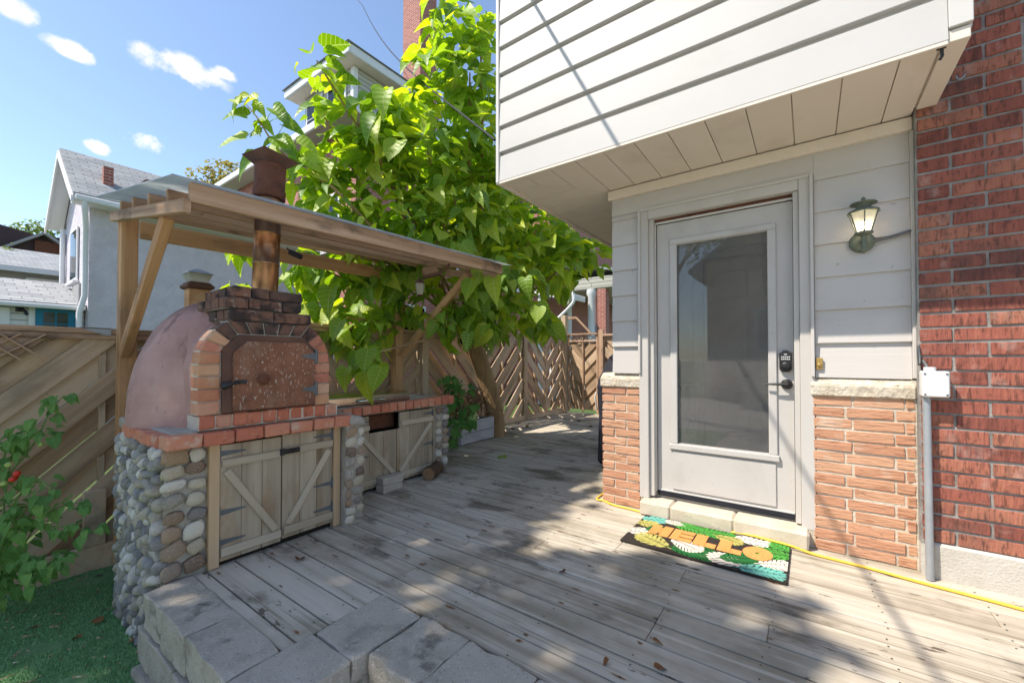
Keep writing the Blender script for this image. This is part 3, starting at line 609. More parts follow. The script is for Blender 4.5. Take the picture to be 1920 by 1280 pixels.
# keypad lock
cx, cz = -.123, 1.135
m = MB(); m.prism([(cx - .034, cz - .055), (cx - .018, cz - .070), (cx + .018, cz - .070), (cx + .034, cz - .055), (cx + .035, cz + .05), (cx + .022, cz + .056), (cx + .012, cz + .068), (cx - .012, cz + .068), (cx - .022, cz + .056), (cx - .035, cz + .05)], 'y', DY - .026, DY - .0006)
kp = m.build('keypad_lock', 'black_metal', door, .003)
m = MB()
for r_ in range(2):
    for c_ in range(5): m.box(cx - .023 + c_ * .010, cx - .016 + c_ * .010, DY - .0285, DY - .0262, cz + .022 - r_ * .014, cz + .029 - r_ * .014)
m.box(cx - .008, cx + .008, DY - .0285, DY - .0262, cz + .040, cz + .045)
m.build('keypad_button', 'pale_plastic', door)
m = MB(); m.lathe([(.026, 0), (.026, .014), (.018, .02), (.004, .021)], seg=16); m.build('lock_cylinder', 'black_metal', door, M=Matrix.Translation((cx, DY - .0255, cz - .030)) @ Matrix.Rotation(PI / 2, 4, 'X'), center=False)
hz = .985
m = MB(); m.lathe([(.032, 0), (.033, .008), (.026, .018), (.014, .024), (.012, .045)], seg=18); m.build('handle_rose', 'black_metal', door, M=Matrix.Translation((cx + .005, DY - .0005, hz)) @ Matrix.Rotation(PI / 2, 4, 'X'), center=False)
m = MB(); m.tube([(cx + .012, DY - .046, hz), (cx - .03, DY - .050, hz + .001), (cx - .07, DY - .048, hz), (cx - .112, DY - .044, hz - .002)], lambda t: .0105 - .005 * t, 8); m.build('lever_handle', 'black_metal', door)
B('strike_plate', -.0745, -.0725, 3.17, 3.19, 1.06, 1.12, 'hinge_metal', house, 0)
# --- vestibule seen through the glass
B('vestibule_wall', -1.30, .30, 4.42, 4.5, 0, 2.5, 'room_white', house, 0)
B('vestibule_wall', .22, .30, 3.41, 4.415, 0.001, 2.489, 'room_white', house, 0)
B('vestibule_floor', -1.155, .215, 3.36, 4.415, 0.0, .11, 'cedar', house, 0)
B('vestibule_ceiling', -1.155, .215, 3.41, 4.415, 2.42, 2.48, 'room_white', house, 0)
idr = B('inner_door', -.83, .02, 4.38, 4.415, .112, 2.09, 'room_white', house, .003)
for zz0, zz1 in ((.25, .85), (.98, 1.6), (1.72, 1.98)):
    for xx0, xx1 in ((-.73, -.46), (-.35, -.08)):
        B('door_panel', xx0, xx1, 4.368, 4.379, zz0, zz1, 'room_white', idr, .008)
B('inner_door_casing', -.93, -.835, 4.365, 4.415, .112, 2.2, 'white_trim', house, .005)
B('inner_door_casing', -.834, .12, 4.365, 4.415, 2.115, 2.2, 'white_trim', house, .005)
rad = thing('radiator', 'old ribbed iron radiator with a shelf behind the door glass', 'radiator', (-1.0, 4.0, .11))
for i in range(5):
    xx = -1.145 + i * .066
    m = MB()
    for yy in (3.95, 4.05):
        m.tube([(xx + .025, yy, .16), (xx + .025, yy, .86)], .022, 8)
    m.box(xx + .008, xx + .042, 3.93, 4.07, .86, .90); m.box(xx + .008, xx + .042, 3.93, 4.07, .48, .52); m.box(xx + .008, xx + .042, 3.93, 4.07, .111, .17)
    m.build('radiator_section', 'pale_plastic', rad)
B('radiator_shelf', -1.15, -.78, 3.90, 4.15, .902, .925, 'grey_siding', rad, .003)

# step blocks at the door
for i, (a, b) in enumerate(((-1.03, -.812), (-.809, -.412), (-.409, -.008))):
    o = B('step_block', a, b, 3.035, 3.212, .001, .102 + .002 * i, 'step_block', None, .012, .003, i)
    tag(o, ('short concrete step block beside the left door casing', 'long concrete step block in the middle under the door', 'concrete step block under the keypad side of the door')[i], 'step block')

# wall lantern
lan = thing('wall_lantern', 'verdigris coach lantern glowing on the grey siding beside the door', 'wall lamp', (.255, 3.14, 1.84))
LX, LY = .255, 3.02
m = MB(); m.lathe([(.052, 0), (.060, .006), (.060, .012), (.04, .024), (.03, .026)], seg=20); m.build('back_plate', 'verdigris', lan, M=Matrix.Translation((LX, 3.1365, 1.825)) @ Matrix.Rotation(PI / 2, 4, 'X'), center=False)
m = MB(); m.tube([(LX, 3.118, 1.825), (LX, 3.06, 1.815), (LX, LY, 1.82)], .011, 8); m.tube([(LX, LY, 1.85), (LX, LY, 1.765)], lambda t: .014 - .004 * t, 8); m.build('arm', 'verdigris', lan)
m = MB(); m.lathe([(.004, -.012), (.010, -.004), (.022, .006), (.012, .016), (.010, .026)], (LX, LY, 1.752), 12); m.build('lower_finial', 'verdigris', lan)
def ring6(r_, z_): return [(LX + r_ * math.cos(PI / 6 + k * PI / 3), LY + r_ * math.sin(PI / 6 + k * PI / 3), z_) for k in range(6)]
m = MB(); lo, hi = ring6(.036, 1.858), ring6(.068, 1.965)
m.add(lo + hi, [(k, (k + 1) % 6, 6 + (k + 1) % 6, 6 + k) for k in range(6)]); m.build('glass_shade', 'frosted_glass', lan, fixn=True)
for k in range(6): bar('rib', Vector(lo[k]) * 1.0, Vector(hi[k]), .006, .006, 'verdigris', lan, bev=.001)
m = MB(); m.lathe([(.030, 0), (.044, .006), (.042, .014), (.022, .016)], (LX, LY, 1.843), 12); m.build('lamp_base', 'verdigris', lan)
m = MB(); m.lathe([(.073, 0), (.070, .010), (.040, .026), (.034, .030), (.034, .048), (.062, .050), (.058, .056), (.016, .062), (.008, .072), (.011, .080), (.002, .092)], (LX, LY, 1.966), 18); m.build('cap', 'verdigris', lan)
m = MB(); m.lathe([(.004, 0), (.016, .012), (.018, .026), (.012, .042), (.003, .05)], (LX, LY, 1.872), 12); m.build('bulb', 'bulb_glow', lan)
m = MB(); m.tube([(LX + .05, 3.126, 1.822), (LX + .10, 3.13, 1.832), (LX + .15, 3.128, 1.842), (LX + .208, 3.125, 1.856)], .008, 8)
tag(m.build('lamp_cable', 'hinge_metal'), 'grey cable running from the wall lantern to the brick wall', 'cable')
bell = thing('doorbell', 'small brass doorbell on the siding beside the door casing', 'doorbell', (.04, 3.13, 1.13))
B('bell_plate', .033, .068, 3.126, 3.1385, 1.085, 1.155, 'brass', bell, .003)
m = MB(); m.lathe([(.010, 0), (.010, .006), (.006, .008)], seg=12); m.build('bell_button', 'brass', bell, M=Matrix.Translation((.050, 3.1255, 1.112)) @ Matrix.Rotation(PI / 2, 4, 'X'), center=False)
con = thing('electrical_conduit', 'grey conduit pipe with square junction box where pier meets red brick', 'conduit', (.5, 3.03, 0))
m = MB(); m.tube([(.500, 3.022, .004), (.499, 3.022, .4), (.497, 3.024, .955)], .0165, 12); m.build('pipe', 'galvanised', con)
B('junction_box', .476, .578, 2.985, 3.060, .952, 1.085, 'pale_plastic', con, .006)
m = MB(); m.tube([(.512, 3.03, 1.084), (.512, 3.03, 1.106)], .024, 12); m.build('cable_gland', 'pale_plastic', con)
m = MB()
for sx in (.486, .567):
    for sz in (.965, 1.072): m.box(sx - .004, sx + .004, 2.982, 2.9855, sz - .004, sz + .004)
m.build('box_screw', 'hinge_metal', con)
m = MB(); m.tube([(.505, 3.03, 1.10), (.490, 3.05, 1.14), (.478, 3.055, 1.115), (.474, 3.058, 1.22)], .007, 6); m.build('cable_tail', 'hinge_metal', con)
m = MB(); m.tube([(.66, 3.07, 2.60), (.66, 3.045, 2.60), (.655, 3.03, 2.588), (.64, 3.03, 2.575), (.628, 3.035, 2.588), (.63, 3.04, 2.60)], .0045, 6)
tag(m.build('wall_hook', 'galvanised'), 'small steel hook screwed into the red brick wall', 'hook')
m = MB(); m.box(XR - .105, XR - .075, YB + .012, YB + .03, ZB - .018, ZB - .006); m.tube([(XR - .09, YB + .02, ZB - .016), (XR - .088, YB + .025, ZB - .05), (XR - .096, YB + .03, ZB - .062)], .006, 6)
tag(m.build('soffit_hook', 'black_metal'), 'black hook under the corner of the white soffit', 'hook')

def ray(px, py):
    ca, sa = math.cos(math.radians(.9)), math.sin(math.radians(.9)); f = FW * ca + Vector((0, 0, sa)); u = Vector((0, 0, ca)) - FW * sa
    return f + RT * ((px - 960) / F) + u * ((660 - py) / F)
def onX(px, py, X): d = ray(px, py); return EYE + d * (X / d.x)
def onY(px, py, Y): d = ray(px, py); return EYE + d * (Y / d.y)
def onZ(px, py, Z=0): d = ray(px, py); return EYE + d * ((Z - EYE.z) / d.z)

# ------------------------------------------------------------------ doormat and cord
mat = thing('doormat', 'coir doormat with tropical leaves and orange HELLO lettering', 'doormat', (-.54, 2.77, 0))
MX0, MX1, MY0, MY1 = -.975, -.10, 2.515, 3.025
B('mat_base', MX0, MX1, MY0, MY1, .003, .017, 'mat_base', mat, .003)
rm = random.Random(8); fz = [.0175]
def clampm(x, y): return (min(max(x, MX0 + .004), MX1 - .004), min(max(y, MY0 + .004), MY1 - .004))
def frond(cx, cy, ang, L_, n, m_, fat=.5, vein=None):
    m = MB(); z = fz[0]; fz[0] += .00012; ca, sa = math.cos(ang), math.sin(ang)
    def P(u, v): x, y = clampm(cx + ca * u - sa * v, cy + sa * u + ca * v); return (x, y, z)
    for i in range(n):
        t = (i + .5) / n; w = L_ * fat * math.sin(PI * (t * .85 + .12)); u0 = L_ * (t - .5); hw = L_ / n * .40
        for s in (-1, 1):
            m.add([P(u0 - hw, 0), P(u0 + hw, 0), P(u0 + hw + w * .45 + hw, s * w * .8), P(u0 + w * .62, s * w), P(u0 - hw + w * .38, s * w * .8)], [(0, 1, 2, 3, 4)])
    m.add([P(-L_ * .62, -.004), P(L_ * .55, -.002), P(L_ * .55, .002), P(-L_ * .62, .004)], [(0, 1, 2, 3)])
    m.build('printed_leaf', m_, mat, fixn=False)
for a in ((-.90, 2.96, .3, .17, 5, 'mat_teal'), (-.92, 2.86, .1, .16, 6, 'mat_yellow'), (-.93, 2.70, .25, .17, 7, 'mat_white'), (-.80, 2.62, 2.7, .22, 7, 'mat_yellow'), (-.84, 2.80, .9, .14, 8, 'mat_dark_green'),
          (-.66, 2.96, -.2, .24, 10, 'mat_green'), (-.76, 2.98, 2.9, .12, 7, 'mat_white'), (-.50, 2.95, .25, .22, 9, 'mat_green'), (-.56, 2.60, .1, .26, 12, 'mat_dark_green'), (-.62, 2.67, -.4, .2, 10, 'mat_white'),
          (-.38, 2.60, 2.9, .20, 7, 'mat_white'), (-.34, 2.66, .6, .20, 9, 'mat_dark_green'), (-.22, 2.57, .2, .22, 8, 'mat_teal'), (-.16, 2.70, .5, .18, 8, 'mat_white'), (-.18, 2.84, 3.3, .22, 9, 'mat_green'), (-.3, 2.97, .2, .2, 7, 'mat_white'),
          (-.14, 2.96, 2.6, .14, 6, 'mat_green'), (-.42, 2.90, -.3, .16, 8, 'mat_yellow')):
    frond(a[0], a[1], a[2], a[3], a[4], a[5], .42)
LZ0, LZ1 = .0202, .0232
def letter(polys):
    m = MB()
    for p in polys: m.prism(p, 'z', LZ0, LZ1)
    m.build('letter', 'mat_orange', mat, .0015)
y0, y1 = 2.700, 2.872
def R(a, b, c, d): return [(a, c), (b, c), (b, d), (a, d)]
sh = lambda x: x
ym_ = (y0 + y1) / 2
x = -.865; w = .128
letter([R(x, x + .056, y0, y1), R(x + .070, x + w, y0, y1), R(x + .0565, x + .0695, ym_ - .05, ym_ + .05)])
x += w + .008
letter([R(x, x + .050, y0, y1), R(x + .0505, x + w, y0, y0 + .050), R(x + .0505, x + w, y0 + .062, y1 - .062), R(x + .0505, x + w, y1 - .050, y1)])
for k in range(2):
    x += w + .008; letter([R(x, x + .068, y0, y1), R(x + .0685, x + w, y0, y0 + .066)])
x += w + .008
m = MB(); n = 24; cx_, cy_ = x + .068, (y0 + y1) / 2; vs = []; fs = []
for k in range(n):
    t = 2 * PI * k / n
    for rr, zz in ((1, LZ0), (1, LZ1), (.16, LZ1), (.16, LZ0)): vs.append((cx_ + .076 * rr * math.cos(t), cy_ + .092 * rr * math.sin(t), zz))
for k in range(n):
    a, b = 4 * k, 4 * ((k + 1) % n)
    for q in range(4): fs.append((a + q, a + (q + 1) % 4, b + (q + 1) % 4, b + q))
m.add(vs, fs); m.build('letter', 'mat_orange', mat)
pts = [(1160, 905), (1133, 915), (1127, 925), (1131, 937), (1148, 946), (1180, 953), (1215, 963), (1262, 973), (1300, 982), (1350, 994), (1400, 1006), (1445, 1018), (1484, 1028), (1520, 1037), (1560, 1047), (1640, 1067), (1700, 1084), (1745, 1096), (1830, 1118), (1920, 1142), (2010, 1168), (2160, 1215)]
cp = []
for (a, b) in pts:
    p = onZ(a, b, .009); cp.append(Vector((p.x, p.y, .0085 if not (MX0 - .03 < p.x < MX1 + .03 and p.y > MY0 and p.y < MY1 + .02) else .027)))
cp[0] = Vector((-1.43, 3.42, .0085)); cp[1] = Vector((-1.425, 3.22, .0085)); cp[2] = Vector((-1.412, 3.12, .0085))
def smooth_path(p, it=2):
    for _ in range(it):
        q = [p[0]]
        for a, b in zip(p[:-1], p[1:]): q += [a * .75 + b * .25, a * .25 + b * .75]
        q.append(p[-1]); p = q
    return p
m = MB(); m.tube(smooth_path(cp), .0075, 8)
tag(m.build('extension_cord', 'yellow_cord'), 'yellow extension cord trailing across the deck past the doormat', 'cord')

# ------------------------------------------------------------------ stones
def stone_mesh(seedv, mat_):
    key = ('stone', seedv, mat_)
    if key in CACHE: return CACHE[key]
    bm = bmesh.new(); bmesh.ops.create_icosphere(bm, subdivisions=2, radius=1)
    for v in bm.verts:
        n = mnoise.noise(v.co * 1.25 + Vector((seedv * 3.7, 0, 0))); v.co *= 1 + .5 * n
        for i in range(3): v.co[i] = math.copysign(abs(v.co[i]) ** .74, v.co[i])
    me = bpy.data.meshes.new('stone'); bm.to_mesh(me); bm.free()
    me.polygons.foreach_set('use_smooth', [True] * len(me.polygons)); me.materials.append(MATS[mat_]); CACHE[key] = me; return me
rs = random.Random(17)
def stone(p, s, mat_, parent, rot):
    me = stone_mesh(rs.randrange(8), mat_)
    M = Matrix.Translation(p) @ rot @ Matrix.Diagonal((s[0], s[1], s[2], 1))
    return link(bpy.data.objects.new('stone', me), parent, M)

# ------------------------------------------------------------------ pizza oven
oven = thing('pizza_oven', 'domed outdoor pizza oven with rusty iron door on a pebble stone base', 'oven', (-3.2, 1.17, 0))
YC = 1.17
m = MB(); m.prism([(-2.68, .685), (-3.42, .685), (-3.62, .73), (-3.74, .86), (-3.78, 1.05), (-3.78, 1.64), (-2.68, 1.64)], 'z', -.42, .70); base = m.build('base_wall', 'mortar', oven)
side_pts = []
for i in range(17):
    for j in range(17):
        x = -2.725 - .060 * i + rs.uniform(-.018, .018) + (.030 if j % 2 else 0); zz = -.385 + .066 * j + rs.uniform(-.016, .016)
        if x > -2.69 or zz > .67 or x < -3.66: continue
        # follow the rounded back corner
        yy = .672 if x > -3.42 else .672 + (-3.42 - x) ** 1.6 * .9
        sz = rs.uniform(.019, .035)
        stone((x, yy, zz), (sz * rs.uniform(.8, 1.1), rs.uniform(.030, .052), sz * rs.uniform(1.05, 1.5)), 'pebble', base, Matrix.Rotation(rs.uniform(-.5, .5), 4, 'Y') @ Matrix.Rotation(rs.uniform(-.3, .5), 4, 'X'))
for j in range(13):
    zz = -.36 + .082 * j
    stone((-3.70 + rs.uniform(-.01, .01), .80 + rs.uniform(-.02, .02), zz), (.04, .04, .05), 'pebble', base, Matrix.Rotation(rs.uniform(-.5, .5), 4, 'Y'))
# corner and front stones
zz = .055
while zz < .67:
    h = rs.uniform(.030, .042)
    a = rs.uniform(.045, .060)
    stone((-2.672, .668 + a * .85, zz + rs.uniform(-.008, .008)), (.024, a * rs.uniform(.8, 1.05), h * rs.uniform(.8, 1.15)), 'fieldstone', base, Matrix.Rotation(rs.uniform(-.35, .35), 4, 'X'))
    b = .855 - (.668 + a * 1.78)
    stone((-2.670, .857 - b / 2, zz + rs.uniform(-.012, .012)), (.024, max(.034, b / 2 * .96), h * rs.uniform(.85, 1.1)), 'fieldstone', base, Matrix.Rotation(rs.uniform(-.4, .4), 4, 'X'))
    zz += h * 2 + .010
# right stone pier
rp = B('stone_pier', -3.08, -2.590, 1.640, 1.775, -.02, .715, 'mortar', oven, .012, .006)
zz = .04
while zz < .70:
    h = rs.uniform(.022, .040); q = rs.uniform(-.026, .026)
    stone((-2.590, 1.672 + q * .4, zz), (.016, .036 + q * .5, h), 'fieldstone', rp, Matrix.Rotation(rs.uniform(-.4, .4), 4, 'X'))
    stone((-2.592, 1.748 + q * .4, zz + rs.uniform(-.01, .01)), (.016, .034 - q * .5, h * rs.uniform(.7, 1.05)), 'fieldstone', rp, Matrix.Rotation(rs.uniform(-.4, .4), 4, 'X'))
    stone((-2.68, 1.772, zz), (.05, .022, h), 'fieldstone', rp, Matrix.Rotation(rs.uniform(-.3, .3), 4, 'Y'))
    zz += h * 2 + .004
m = MB(); m.add([(-2.56, 1.66, .69), (-2.56, 1.79, .68), (-3.06, 1.79, .70), (-3.06, 1.66, .71), (-2.57, 1.67, .755), (-2.585, 1.775, .735), (-3.06, 1.785, .76), (-3.06, 1.67, .77)], [(3, 2, 1, 0), (4, 5, 6, 7), (0, 1, 5, 4), (1, 2, 6, 5), (2, 3, 7, 6), (3, 0, 4, 7)]); m.build('mortar_cap', 'mortar', oven, .012)
# timber doors under the oven
B('door_jamb', -2.70, -2.640, .862, .912, .004, .688, 'jamb_wood', oven, .003)
B('door_jamb', -2.70, -2.640, 1.583, 1.632, .004, .688, 'jamb_wood', oven, .003)
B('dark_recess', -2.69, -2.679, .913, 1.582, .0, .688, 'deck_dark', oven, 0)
def cupboard_door(par, X, ya, yb, z0, z1, hinge_left, seedv, cut=None, vert='grey_wood', rail='grey_rail'):
    r = random.Random(seedv); n = 3; d = B('cupboard_door', X - .012, X - .006, ya, yb, z0, z1, 'deck_dark', par, 0) if not cut else None
    if d is None:
        m = MB(); m.box(X - .012, X - .006, ya, yb, z0, cut[2]); m.box(X - .012, X - .006, ya if cut[0] > ya + .01 else cut[1], cut[0] if cut[0] > ya + .01 else yb, cut[2], z1); d = m.build('cupboard_door', 'deck_dark', par)
    w = (yb - ya) / n
    for i in range(n):
        a, b = ya + i * w + .0012, ya + (i + 1) * w - .0012
        if cut and b > cut[0] and a < cut[1]:
            B('board', X - .0055, X + .014, a, b, z0, cut[2], vert, d, .002)
            if a < cut[0] - .01: B('board', X - .0055, X + .014, a, cut[0], cut[2] + .0005, z1, vert, d, .002)
            if b > cut[1] + .01: B('board', X - .0055, X + .014, cut[1], b, cut[2] + .0005, z1, vert, d, .002)
        else: B('board', X - .0055, X + .014, a, b, z0, z1, vert, d, .002)
    zt = z1 - .10
    if cut: a, b = (ya + .005, cut[0]) if cut[0] > ya + .01 else (cut[1] + .012, yb - .006)
    else: a, b = ya + .008, yb - .004
    bar('rail', (X + .0225, a, zt), (X + .0225, b, zt), .016, .044, rail, d, bev=.003)
    bar('rail', (X + .0225, ya + .006, z0 + .052), (X + .0225, yb - .004, z0 + .052), .018, .046, rail, d, bev=.003)
    h, o_ = (ya + .03, yb - .035) if hinge_left else (yb - .03, ya + .035)
    top = zt - .028
    bar('brace', (X + .0222, h, top - .015), (X + .0222, o_, z0 + .085), .0155, .040, rail, d, bev=.003)
    hy = ya if hinge_left else yb; sg = 1 if hinge_left else -1
    for hz_ in ((z1 - .045, z0 + (z1 - z0) * .42, z0 + .105) if not cut else (z1 - .045, z0 + (z1 - z0) * .45)):
        m = MB(); m.prism([(hy + sg * .004, hz_ - .016), (hy + sg * .13, hz_ - .004), (hy + sg * .13, hz_ + .004), (hy + sg * .004, hz_ + .016)], 'x', X + .0142, X + .0175); m.box(X + .008, X + .022, hy - .008, hy + .003, hz_ - .034, hz_ + .034)
        m.build('strap_hinge', 'hinge_metal', d)
    return d
dl = cupboard_door(oven, -2.668, .915, 1.244, .026, .668, True, 1)
dr = cupboard_door(oven, -2.668, 1.249, 1.580, .036, .676, False, 2)
m = MB(); m.box(-2.637, -2.628, 1.252, 1.345, .560, .592); m.tube([(-2.622, 1.236, .576), (-2.622, 1.34, .576)], .008, 8); m.box(-2.637, -2.618, 1.228, 1.243, .556, .596); m.tube([(-2.622, 1.30, .576), (-2.600, 1.305, .570)], .005, 6)
m.build('barrel_bolt', 'black_metal', oven)
# brick ledge
B('ledge_bed', -3.72, -2.66, .70, 1.640, .695, .765, 'mortar', oven, .01, .004)
yy = .662
for i, L_ in enumerate((.148, .140, .142, .138, .140, .134, .128)):
    B('ledge_brick', -2.71 + rs.uniform(-.004, .004), -2.578 + rs.uniform(-.006, .004), yy, yy + L_, .688 + rs.uniform(-.003, .003), .757 + rs.uniform(-.003, .003), 'oven_brick', oven, .006, .003, i); yy += L_ + .009
xx = -2.718
for i in range(7):
    B('ledge_brick', xx - .088, xx, .650 + rs.uniform(-.006, .006), .77, .686 + rs.uniform(-.004, .004), .752 + rs.uniform(-.004, .004), 'oven_brick', oven, .006, .003, i + 3); xx -= .096
yy = .812
for i in range(10):
    B('ledge_brick', -2.78, -2.634 + rs.uniform(-.005, .005), yy, yy + .072, .768, .842 + rs.uniform(-.003, .003), 'oven_brick', oven, .007, .003, i); yy += .0795
B('ledge_mortar', -2.80, -2.642, .806, 1.606, .764, .838, 'pale_mortar', oven, 0)
# arch of bricks
def arch_brick(q, mat_='arch_brick'):
    c = [sum(p[0] for p in q) / 4, sum(p[1] for p in q) / 4]
    pts_ = []
    for p in q:
        d = Vector((c[0] - p[0], c[1] - p[1])); d.normalize(); pts_.append((p[0] + d.x * .0055, p[1] + d.y * .0055))
    m = MB(); xf = -2.628 + rs.uniform(-.004, .004); m.prism(pts_, 'x', -2.74, xf); m.build('arch_brick', mat_, oven, .004)
OZ = .846
for side in (0, 1):
    fy = (lambda v: v) if side == 0 else (lambda v: 2 * YC - v)
    zc = [OZ, .916, .986, 1.056, 1.120]
    for a, b in zip(zc[:-1], zc[1:]): arch_brick([(fy(.797), a), (fy(.908), a), (fy(.908), b), (fy(.797), b)])
    inn = [(.908, 1.120), (.908, 1.178), (.930, 1.212), (.956, 1.246), (.990, 1.288)]
    outp = [(.797, 1.120), (.806, 1.192), (.832, 1.258), (.874, 1.312), (.935, 1.362)]
    for k in range(4): arch_brick([(fy(outp[k][0]), outp[k][1]), (fy(inn[k][0]), inn[k][1]), (fy(inn[k + 1][0]), inn[k + 1][1]), (fy(outp[k + 1][0]), outp[k + 1][1])], 'arch_brick' if k < 3 else 'sooty_brick')
top_i = [.990 + .36 * k / 5 for k in range(6)]; top_o = [.935 + .47 * k / 5 for k in range(6)]
for k in range(5): arch_brick([(top_o[k], 1.366), (top_i[k], 1.290), (top_i[k + 1], 1.290), (top_o[k + 1], 1.366)], 'sooty_brick')
outl = [(.803, OZ), (.803, 1.12), (.812, 1.19), (.838, 1.255), (.88, 1.308), (.94, 1.360), (1.40, 1.360), (1.46, 1.308), (1.502, 1.255), (1.528, 1.19), (1.537, 1.12), (1.537, OZ)]
m = MB(); m.prism(outl, 'x', -2.735, -2.640); m.build('arch_mortar', 'pale_mortar', oven)
m = MB(); m.prism([(.812, OZ - .05), (.812, 1.1), (.85, 1.24), (.95, 1.345), (1.17, 1.375), (1.39, 1.345), (1.49, 1.24), (1.528, 1.1), (1.528, OZ - .05)], 'x', -3.2, -2.733); m.build('vault', 'dome_stucco', oven)
# oven door
def octo(a, b, z0, z1, c): return [(a, z0), (a, z1 - c), (a + c, z1), (b - c, z1), (b, z1 - c), (b, z0)]
m = MB(); m.prism(octo(.910, 1.436, .848, 1.286, .082), 'x', -2.66, -2.614); m.build('door_frame', 'rust_frame', oven, .004)
m = MB(); m.prism(octo(.956, 1.428, .858, 1.250, .070), 'x', -2.6135, -2.600); od = m.build('oven_door', 'rust_door', oven, .003)
m = MB(); m.lathe([(.010, 0), (.012, .012), (.030, .018), (.033, .030), (.024, .042), (.006, .046)], seg=14); m.build('air_knob', 'rust', od, M=Matrix.Translation((-2.601, 1.105, 1.030)) @ Matrix.Rotation(PI / 2, 4, 'Y'), center=False)
m = MB(); m.tube([(-2.585, .985, 1.02), (-2.575, .945, 1.012), (-2.57, .925, 1.008)], .008, 8); m.tube([(-2.57, .938, 1.012), (-2.566, .898, 1.002), (-2.566, .885, 1.0)], lambda t: .014 + .008 * math.sin(PI * t), 10); m.box(-2.60, -2.585, .965, 1.02, 1.008, 1.028)
m.build('door_latch', 'black_metal', od)
for hz_ in (1.165, .955):
    m = MB(); m.prism([(1.425, hz_ - .024), (1.425, hz_ + .024), (1.365, hz_ + .010), (1.335, hz_ + .004), (1.335, hz_ - .004), (1.365, hz_ - .010)], 'x', -2.5995, -2.596); m.tube([(-2.600, 1.432, hz_ - .045), (-2.600, 1.432, hz_ + .045)], .010, 8)
    m.build('door_hinge', 'hinge_metal', od)
# dome
m = MB(); vs = []; fs = []; nu, nv = 48, 20
for j in range(nv + 1):
    ph = PI / 2 * j / nv
    for i in range(nu):
        th = 2 * PI * i / nu
        r_ = math.cos(ph) ** .72; ux, uy = math.cos(th), math.sin(th)
        p = Vector((-3.27 + .60 * r_ * ux, YC + .515 * r_ * uy, (.735 + .80 * math.sin(ph) ** .95)))
        p += Vector((ux, uy, .3)) * .010 * mnoise.noise(p * 2.2) + Vector((ux, uy, .3)) * .004 * mnoise.noise(p * 9)
        vs.append(p)
for j in range(nv):
    for i in range(nu): fs.append((j * nu + i, j * nu + (i + 1) % nu, (j + 1) * nu + (i + 1) % nu, (j + 1) * nu + i))
m.add(vs, fs, True); m.build('dome', 'dome_stucco', oven)
# chimney
def chim(y0, y1, z0, z1, xf, cuts, xb=-3.02):
    ys = [y0] + [y0 + (y1 - y0) * c for c in cuts] + [y1]
    for i, (a, b) in enumerate(zip(ys[:-1], ys[1:])): B('chimney_brick', xf - .10, xf + rs.uniform(-.004, .004), a + .004, b - .004, z0 + .004, z1 - .004, 'sooty_brick', oven, .005, .003, i)
    for i in range(3): B('chimney_brick', xf - .105 - .105 * (i + 1), xf - .108 - .105 * i, y0 + rs.uniform(-.003, .004), y0 + .10, z0 + .004, z1 - .004, 'sooty_brick', oven, .005, .003, i)
    B('chimney_core', xb, xf - .02, y0 + .012, y1 - .012, z0 - .0, z1 - .006, 'dark_mortar', oven, 0)
chim(.952, 1.420, 1.368, 1.436, -2.635, (.5,))
chim(.930, 1.362, 1.437, 1.503, -2.650, (.28, .72))
chim(.975, 1.375, 1.504, 1.572, -2.668, (.25, .5))
m = MB(); m.lathe([(.076, 0), (.076, .20), (.079, .202), (.079, .21), (.076, .212), (.076, .40), (.079, .402), (.079, .41), (.076, .412), (.076, .74)], seg=24)
PM = Matrix.Translation((-2.90, 1.243, 1.565)) @ Matrix.Rotation(-.035, 4, 'X')
m.build('flue_pipe', 'heat_steel', oven, M=PM, center=False)
m = MB(); m.lathe([(.090, .64), (.096, .645), (.096, .70), (.090, .705), (.093, .85), (.091, .86)], seg=24); m.build('flue_collar', 'rust', oven, M=PM, center=False)
m = MB(); z0 = .862
for sx, sy in ((-1, -1), (1, -1), (1, 1), (-1, 1)): m.v.append((sx * .13, sy * .13, z0 + .055)); m.sm
m.f = [(0, 1, 2, 3), (0, 4, 5, 1), (1, 5, 6, 2), (2, 6, 7, 3), (3, 7, 4, 0), (7, 6, 5, 4)]; m.sm = [False] * 6
for sx, sy in ((-1, -1), (1, -1), (1, 1), (-1, 1)): m.v.append((sx * .155, sy * .155, z0 + .072))
m.v = [(sx * q, sy * q, zq) for q, zq in ((.070, z0), (.122, z0 + .055)) for sx, sy in ((-1, -1), (1, -1), (1, 1), (-1, 1))]
m.f = [(3, 2, 1, 0), (0, 1, 5, 4), (1, 2, 6, 5), (2, 3, 7, 6), (3, 0, 4, 7), (4, 5, 6, 7)]
m.build('flue_cap', 'rust_frame', oven, M=PM @ Matrix.Rotation(.15, 4, 'Z'), center=False)
o = B('loose_brick', -3.12, -3.06, 1.325, 1.388, 1.574, 1.69, 'arch_brick', None, .004, .002); tag(o, 'loose orange brick standing on end behind the flue pipe', 'brick')

